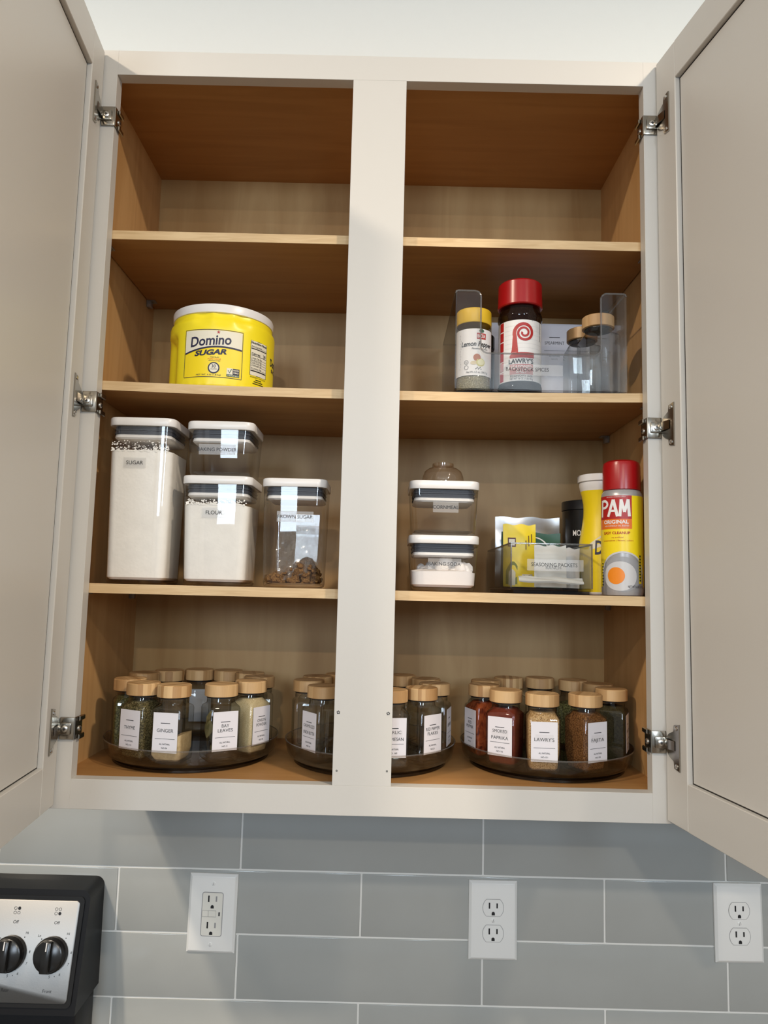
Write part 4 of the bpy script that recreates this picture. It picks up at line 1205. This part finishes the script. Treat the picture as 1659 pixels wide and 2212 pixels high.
pj('R', -48, 0.096, 'jar of dark red smoked paprika, labelled SMOKED PAPRIKA', -38 + 8, cont=(0.0715, 0, RED2), lines=['SMOKED', 'PAPRIKA'], no='NO.136', covered=True)
pj('R', -154, 0.096, 'jar at the back of the right turntable, its lid showing above the paprika', -154)
pj('R', 173, 0.096, 'jar at the back middle of the right turntable, above the tan seasoning', 173)
pj('R', -15, 0.095, 'jar of speckled tan seasoning at the front of the right turntable', -5, cont=(0.0715, 0, TAN), lines=["LAWRY'S"], no='NO.151', covered=True)
pj('R', 140, 0.096, 'jar of green herb at the back of the right turntable, between tan and brown jars', 140, cont=(0.068, 0, GRN))
pj('R', 110, 0.096, 'jar at the back right of the right turntable, behind the brown seasoning', 110)
pj('R', 23, 0.095, 'jar of dark brown seasoning, labelled FAJITA', 30, cont=(0.0715, 0, FAJ), lines=['FAJITA'], no='NO.138', covered=True)
pj('R', 76, 0.0965, 'jar of dark olive herb, labelled PARSLEY, rightmost on the right turntable', 66, cont=(0.0715, 0, PAR), lines=['PARSLEY'], no='NO.84')

# ------------------------------------------------------------------ bin of seasoning packets
t = thing('storage_bin', 'small clear bin holding seasoning packets', 'bin', (0.2548, 0.0245, S3 + 0.0052))
W2, D2, H2 = 0.1140, 0.228, 0.0645
fp2 = [(-W2 / 2, 0.0031), (W2 / 2, 0.0031), (W2 / 2, H2), (-W2 / 2, H2)]
BIN2 = clear('clear packet bin plastic', (0.965, 0.965, 0.955), (0.72, 0.71, 0.68), 1.3)
bin_walls(t, W2, D2, H2, fp2, BIN2)
r_ = MB().sweep([(-W2 / 2 + 0.001, D2 - 0.001, H2), (-W2 / 2 + 0.001, 0.0008, H2), (W2 / 2 - 0.001, 0.0008, H2), (W2 / 2 - 0.001, D2 - 0.001, H2)], 0.0014, True)
RIM2 = clear('packet bin rim plastic', (0.62, 0.58, 0.52), (0.22, 0.20, 0.17), 1.6, 0.08, 1.5, 0.06)
obj('rim', r_, RIM2, t)
for s in (-1, 1):
    obj('corner_edge', MB().sweep([(s * (W2 / 2 - 0.001), 0.0008, 0.0032), (s * (W2 / 2 - 0.001), 0.0008, H2 - 0.0015)], 0.0012), RIM2, t)
obj('foot_rail', MB().box(-W2 / 2 + 0.005, W2 / 2 - 0.004, 0.003, D2 - 0.003, -0.0046, -0.0001), SMOKED, t)
tp = obj('label_tape', MB().rect(flat((0, -0.0004, 0)), -0.0340, 0.0440, 0.0270, 0.0430), TAPE, t, label='frosted tape label')
p_ = MB(); put_text(p_, flat((0, -0.0006, 0)), 'SEASONING PACKETS', 0.0035, 0.0330, 0.0051, 0.0640)
obj('lettering', p_, INK, tp)
PZ = S3 + 0.0052 + 0.0036
def packet(name, label, x, y, z, wd, ht, mat, lean=0.12, rz=0.0, tilt=0.0, puff=0.005, prints=None, crimp=True, cat='packet', wave=0.001):
    """a flat sealed pouch: pillow front and back, crimped top and bottom"""
    t = thing(name, label, cat, (x, y, z), 0, 'seasoning packets in the clear bin')
    t.rotation_euler = (-lean, tilt, rz)
    nx_, nz_ = 14, 12; m_ = MB(); vs = []; fs = []
    for side in (-1, 1):
        for i in range(nx_ + 1):
            for j in range(nz_ + 1):
                u = i / nx_; v = j / nz_
                k = max(0, min(1, (min(v, 1 - v) - 0.07) / 0.25)) if crimp else 1.0
                b = (math.sin(math.pi * u) ** 0.5) * math.sin(math.pi / 2 * k) if 0 < i < nx_ else 0
                yy = side * (0.0005 + puff * b) + wave * math.sin(9 * u + 3 * v) * math.sin(5 * v + 1)
                vs.append((wd * (u - 0.5), yy, ht * v + 0.0012 * math.sin(14 * u) * (v > 0.95)))
    N = (nx_ + 1) * (nz_ + 1)
    for sd in (0, 1):
        for i in range(nx_):
            for j in range(nz_):
                a = sd * N + i * (nz_ + 1) + j; q = [a, a + nz_ + 1, a + nz_ + 2, a + 1]
                fs.append(q if sd == 0 else q[::-1])
    bd = [i * (nz_ + 1) for i in range(nx_ + 1)] + [nx_ * (nz_ + 1) + j for j in range(1, nz_ + 1)] + [i * (nz_ + 1) + nz_ for i in range(nx_ - 1, -1, -1)] + [j for j in range(nz_ - 1, 0, -1)]
    for i in range(len(bd)):
        a, b = bd[i], bd[(i + 1) % len(bd)]
        fs.append([b, a, a + N, b + N])
    m_.add(vs, fs)
    o = obj('pouch', m_, mat, t, ang=60)
    if prints:
        p_ = MB()
        def pl(u, v):
            uu = u / wd + 0.5; vv = v / ht
            k = max(0, min(1, (min(vv, 1 - vv) - 0.07) / 0.25)) if crimp else 1.0
            b = (math.sin(math.pi * max(0.0, min(1.0, uu))) ** 0.5) * math.sin(math.pi / 2 * k)
            return Vector((u, -(0.0005 + puff * b) + wave * math.sin(9 * uu + 3 * vv) * math.sin(5 * vv + 1) - 0.0006, v))
        mats = prints(p_, pl)
        obj('printing', p_, mats, o)
    return t
def pr_yellow(p, pl):
    up_ = lambda u, v: pl(u, v - 0.0004)
    p.strip(pl, us(-0.0210, -0.0040, 8), 0.004, lambda u: 0.026 + 0.012 * math.sin((u + 0.02) * 170), 0)
    p.strip(lambda u, v: pl(u, v) + Vector((0, -0.0002, 0)), us(-0.0170, -0.0070, 8), 0.002, lambda u: 0.016 + 0.010 * math.sin((u + 0.02) * 200), 1)
    p.rect(pl, 0.0030, 0.0190, 0.0120, 0.0190, 6, 1)
    put_text(p, lambda u, v: pl(u, v) + Vector((0, -0.0003, 0)), '15g  45g', 0.0110, 0.0135, 0.0040, 0.0130, mat=2)
    for i, (v0, hh) in enumerate(((0.060, 0.010), (0.0655, 0.012), (0.071, 0.009))):
        p.rect(pl, 0.0085 + i * 0.0045, 0.0098 + i * 0.0045, v0 - 0.004, v0 + hh, 2, 3)
    p.rect(pl, -0.0180, -0.0060, 0.0600, 0.0740, 6, 3)
    p.rect(lambda u, v: pl(u, v) + Vector((0, -0.0002, 0)), -0.0165, -0.0075, 0.0620, 0.0720, 6, 1)
    return [OLIVEP, CREAMP, INK, plain('maroon print', (0.10, 0.02, 0.02), 0.5)]
packet('seasoning_packet', 'tall crumpled grey foil packet at the back of the packet bin', 0.2540, 0.1900, PZ + 0.001, 0.105, 0.1130, FOIL, 0.04, 0.01, 0.0, 0.006, wave=0.0022)
packet('seasoning_packet', 'dark green packet with a white curved mark, in the packet bin', 0.2500, 0.1500, PZ + 0.001, 0.092, 0.0850, GREENP, 0.05, -0.02, 0.02, 0.004,
       prints=lambda p, pl: (p.stroke(pl, [(0.004 + 0.026 * math.cos(R(a)), 0.048 + 0.030 * math.sin(R(a))) for a in range(20, 100, 8)], 0.002, mat=0), [WHITEPR])[1])
packet('seasoning_packet', 'yellow packet with a maroon picture panel, left in the packet bin', 0.2275, 0.1160, PZ + 0.001, 0.0500, 0.0945, YELLOWP, 0.05, 0.03, 0.0, 0.003, prints=pr_yellow)
packet('seasoning_packet', 'white packet lettered 1 (7 g), middle of the packet bin', 0.2620, 0.0640, PZ + 0.001, 0.0460, 0.0600, plain('packet white', (0.66, 0.66, 0.64), 0.4), 0.03, 0.0, 0.0, 0.002,
       prints=lambda p, pl: (put_text(p, pl, 'RANCH', 0.004, 0.026, 0.0040, 0.022, mat=0), put_text(p, pl, '1 (7 g)', 0.004, 0.008, 0.0030, mat=0), [INK])[2])
packet('seasoning_packet', 'pale grey packet with a dark stripe, right in the packet bin', 0.2900, 0.0800, PZ + 0.001, 0.0360, 0.0580, LGREYP, 0.05, 0.06, 0.03, 0.003,
       prints=lambda p, pl: (p.poly(pl, [(-0.016, 0.004), (0.004, 0.004), (-0.006, 0.030), (-0.016, 0.040)], 0), [GREYP])[1])
packet('seasoning_packet', 'flat white packet lying on the floor of the packet bin', 0.2560, 0.0300, PZ + 0.0075, 0.0900, 0.0110, plain('packet white2', (0.70, 0.70, 0.68), 0.45), 0.9, 0.0, 0.02, 0.001, crimp=False)

# ------------------------------------------------------------------ salt canister, yellow sugar shaker, cooking spray
t = thing('salt_canister', 'black round salt canister with white lettering, behind the yellow shaker', 'canister', (0.3530, 0.1990, S3 + 0.0006))
r2 = 0.0400
obj('body', MB().lathe([(r2 - 0.001, 0), (r2, 0.001), (r2, 0.1340), (r2 - 0.0005, 0.1345)], 44), BLACKP, t)
obj('lid', MB().lathe([(r2 - 0.0004, 0.1348), (r2 + 0.0010, 0.1352), (r2 + 0.0010, 0.1490), (r2 - 0.001, 0.1500), (0, 0.1500)], 44, True, False), plain('black cap plastic', (0.02, 0.02, 0.022), 0.35), t)
p_ = MB(); put_text(p_, cyl(r2 + 0.0003, R(-49)), 'MORTON', 0.0, 0.0925, 0.0088, 0.0390, bold=0.01, align='l')
obj('lettering', p_, WHITEPR, t)
p_ = MB(); C1 = cyl(r2 + 0.0003, R(-17))
p_.disc(C1, 0.002, 0.106, 0.006, 14, 0.009, 0); p_.disc(cyl(r2 + 0.0005, R(-17)), 0.004, 0.100, 0.0045, 12, mat=1)
obj('picture_print', p_, [GREYP, YELLOWP], t)

t = thing('sugar_shaker', 'yellow waisted sugar shaker with white cap, half hidden by the cooking spray', 'shaker', (0.3545, 0.1240, S3 + 0.0006))
prof = [(0.033, 0), (0.035, 0.002), (0.0352, 0.030), (0.0350, 0.060), (0.0335, 0.080), (0.0300, 0.100), (0.0272, 0.120), (0.0270, 0.135), (0.0295, 0.150), (0.0325, 0.160), (0.0338, 0.166)]
def yr(z):
    for (r_a, z_a), (r_b, z_b) in zip(prof, prof[1:]):
        if z_a <= z <= z_b: return r_a + (r_b - r_a) * (z - z_a) / (z_b - z_a)
    return prof[-1][0]
obj('body', MB().lathe(prof + [(0.0338, 0.170)], 44), WHITEP, t)
sl = MB()
for i in range(2): pass
m_ = MB(); zs = [0.004 + 0.153 * i / 24 for i in range(25)]
rings = [[Vector(((yr(z) + 0.0003) * math.sin(2 * math.pi * j / 44), -(yr(z) + 0.0003) * math.cos(2 * math.pi * j / 44), z)) for j in range(44)][::-1] for z in zs]
obj('sleeve', m_.loft(rings, False, False), YELLOWP, t, label='yellow shrink sleeve')
sh2 = cyl(0.035, R(-18), 0, rad=lambda z: yr(z) + 0.0007)
p_ = MB()
put_text(p_, sh2, 'Domino', 0.0185, 0.0600, 0.0200, 0.0560, bold=0.02, shear=0.05, mat=0)
q_ = MB().strip(cyl(0.035, R(-18), 0, rad=lambda z: yr(z) + 0.0005), us(-0.018, 0.030, 10), lambda u: 0.066 + 0.3 * (u + 0.018), lambda u: 0.076 + 0.7 * (u + 0.018))
obj('swoosh', q_, CREAMP, t)
q_ = MB(); put_text(q_, sh2, 'Sp', 0.0045, 0.1480, 0.0050, shear=0.2)
obj('handwriting', q_, INK, t)
put_text(p_, sh2, 'NET WT', 0.0080, 0.0080, 0.0030, mat=2)
obj('printing', p_, [NAVY, CREAMP, INK], t)
obj('cap', MB().lathe([(0.0345, 0.1704), (0.0362, 0.1712), (0.0362, 0.1800), (0.0350, 0.1815), (0, 0.1818)], 44, True, False), WHITEP, t)

t = thing('cooking_spray', 'red capped yellow aerosol can of cooking spray with fried egg picture', 'spray can', (0.3628, 0.0560, S3 + 0.0006))
r3 = 0.0288
obj('can', MB().lathe([(r3 - 0.0025, 0), (r3 - 0.0010, 0.0005), (r3 - 0.0006, 0.003), (r3, 0.006), (r3, 0.1400), (r3 - 0.0010, 0.1450), (r3 - 0.0035, 0.1490)], 56), plain('can grey lacquer', (0.42, 0.41, 0.41), 0.3, 0.3), t)
obj('cap', MB().lathe([(r3 - 0.0034, 0.1494), (r3 - 0.0024, 0.1500), (r3 - 0.0026, 0.1840), (r3 - 0.0040, 0.1895), (r3 - 0.0085, 0.1925), (0, 0.1932)], 48, True, False), REDCAP, t)
aP = R(-42); l_ = MB()
D0 = cyl(r3 + 0.0002, aP); D1 = cyl(r3 + 0.0004, aP); D2_ = cyl(r3 + 0.0006, aP); D3 = cyl(r3 + 0.0008, aP); D4 = cyl(r3 + 0.001, aP)
PU = 0.0130; PR = 0.0330
pan = lambda u: 0.0300 + 0.0315 * math.sqrt(max(0, 1 - ((u - PU) / PR) ** 2)) if abs(u - PU) < PR else 0.0300
l_.strip(D0, us(-0.070, 0.070, 64), lambda u: pan(u) if abs(u - PU) < PR else 0.012, 0.1400, 1)
l_.stroke(D1, [(PU + (PR - 0.0012) * math.cos(R(a)), 0.0300 + 0.0303 * math.sin(R(a))) for a in range(0, 181, 5)], 0.0024, mat=5)
l_.disc(D1, PU, 0.0300, PR - 0.0025, 44, 0.0240, 4)
l_.disc(D2_, 0.0090, 0.0270, 0.0240, 36, 0.0205, 5)
l_.disc(D3, 0.0035, 0.0275, 0.0124, 30, 0.0118, mat=6)
sq = 0.0262
def band(pl, u0, u1, v0, v1, mt, k=12): l_.strip(pl, us(u0, u1, k), v0, v1, mt)
band(D1, -sq, sq, 0.1075, 0.1400, 2); band(D1, -sq, sq, 0.0930, 0.1075, 3); band(D2_, -sq + 0.0, sq, 0.1070, 0.1080, 2)
LT = lambda pts, wd: l_.stroke(D2_, [(pts[q][0] + (pts[q + 1][0] - pts[q][0]) * f / 6, pts[q][1] + (pts[q + 1][1] - pts[q][1]) * f / 6) for q in range(len(pts) - 1) for f in range(6)] + [pts[-1]], wd, mat=0)
v0_, v1_ = 0.1105, 0.1345
LT([(-0.0205, v0_), (-0.0195, v1_)], 0.0042)
LT([(-0.0195, v1_ - 0.0014)] + [(-0.0150 + 0.0062 * math.cos(R(a)), v1_ - 0.0062 + 0.0050 * math.sin(R(a))) for a in range(80, -91, -20)] + [(-0.0200, v1_ - 0.0113)], 0.0034)
LT([(-0.0075, v0_ - 0.0002), (0.0005, v1_)], 0.0040); LT([(0.0005, v1_), (0.0065, v0_)], 0.0044); LT([(-0.0042, v0_ + 0.0080), (0.0040, v0_ + 0.0080)], 0.0030)
LT([(0.0098, v0_), (0.0115, v1_)], 0.0038); LT([(0.0115, v1_), (0.0160, v0_ + 0.006)], 0.0038); LT([(0.0160, v0_ + 0.006), (0.0210, v1_)], 0.0038); LT([(0.0210, v1_), (0.0226, v0_)], 0.0042)
put_text(l_, D2_, 'NO-STICK COOKING SPRAY', 0.004, 0.1374, 0.0014, 0.0280, mat=0)
put_text(l_, D2_, 'ORIGINAL', 0.003, 0.1005, 0.0048, 0.0370, bold=0.03, mat=0)
put_text(l_, D2_, 'with CANOLA OIL BLEND', 0.004, 0.0962, 0.0021, 0.0360, mat=0)
put_text(l_, D2_, 'EASY CLEANUP', 0.004, 0.0855, 0.0036, 0.0390, bold=0.02, mat=2)
put_text(l_, D2_, 'no artificial', 0.006, 0.0800, 0.0020, 0.0160, mat=2); put_text(l_, D2_, 'preservatives | flavors | colors', 0.006, 0.0757, 0.0020, 0.0440, mat=2)
put_text(l_, D4, 'NET WT 6 OZ (170 g)', 0.0330, 0.0110, 0.0032, 0.0260, mat=7)
band(D2_, 0.0370, 0.0425, 0.0170, 0.0680, 1, 3)
for i in range(9): l_.rect(D3, 0.0382, 0.0412, 0.020 + 0.0042 * i, 0.0228 + 0.0042 * i, 1, 7)
for i in range(8): l_.rect(D3, -0.0215, -0.0185, 0.014 + 0.0042 * i, 0.0160 + 0.0042 * i, 1, 7)
obj('label_wrap', l_, [WHITEPR, YELLOWP, REDP, ORANGEP, GREYP, LGREYP, YOLK, INK], t)
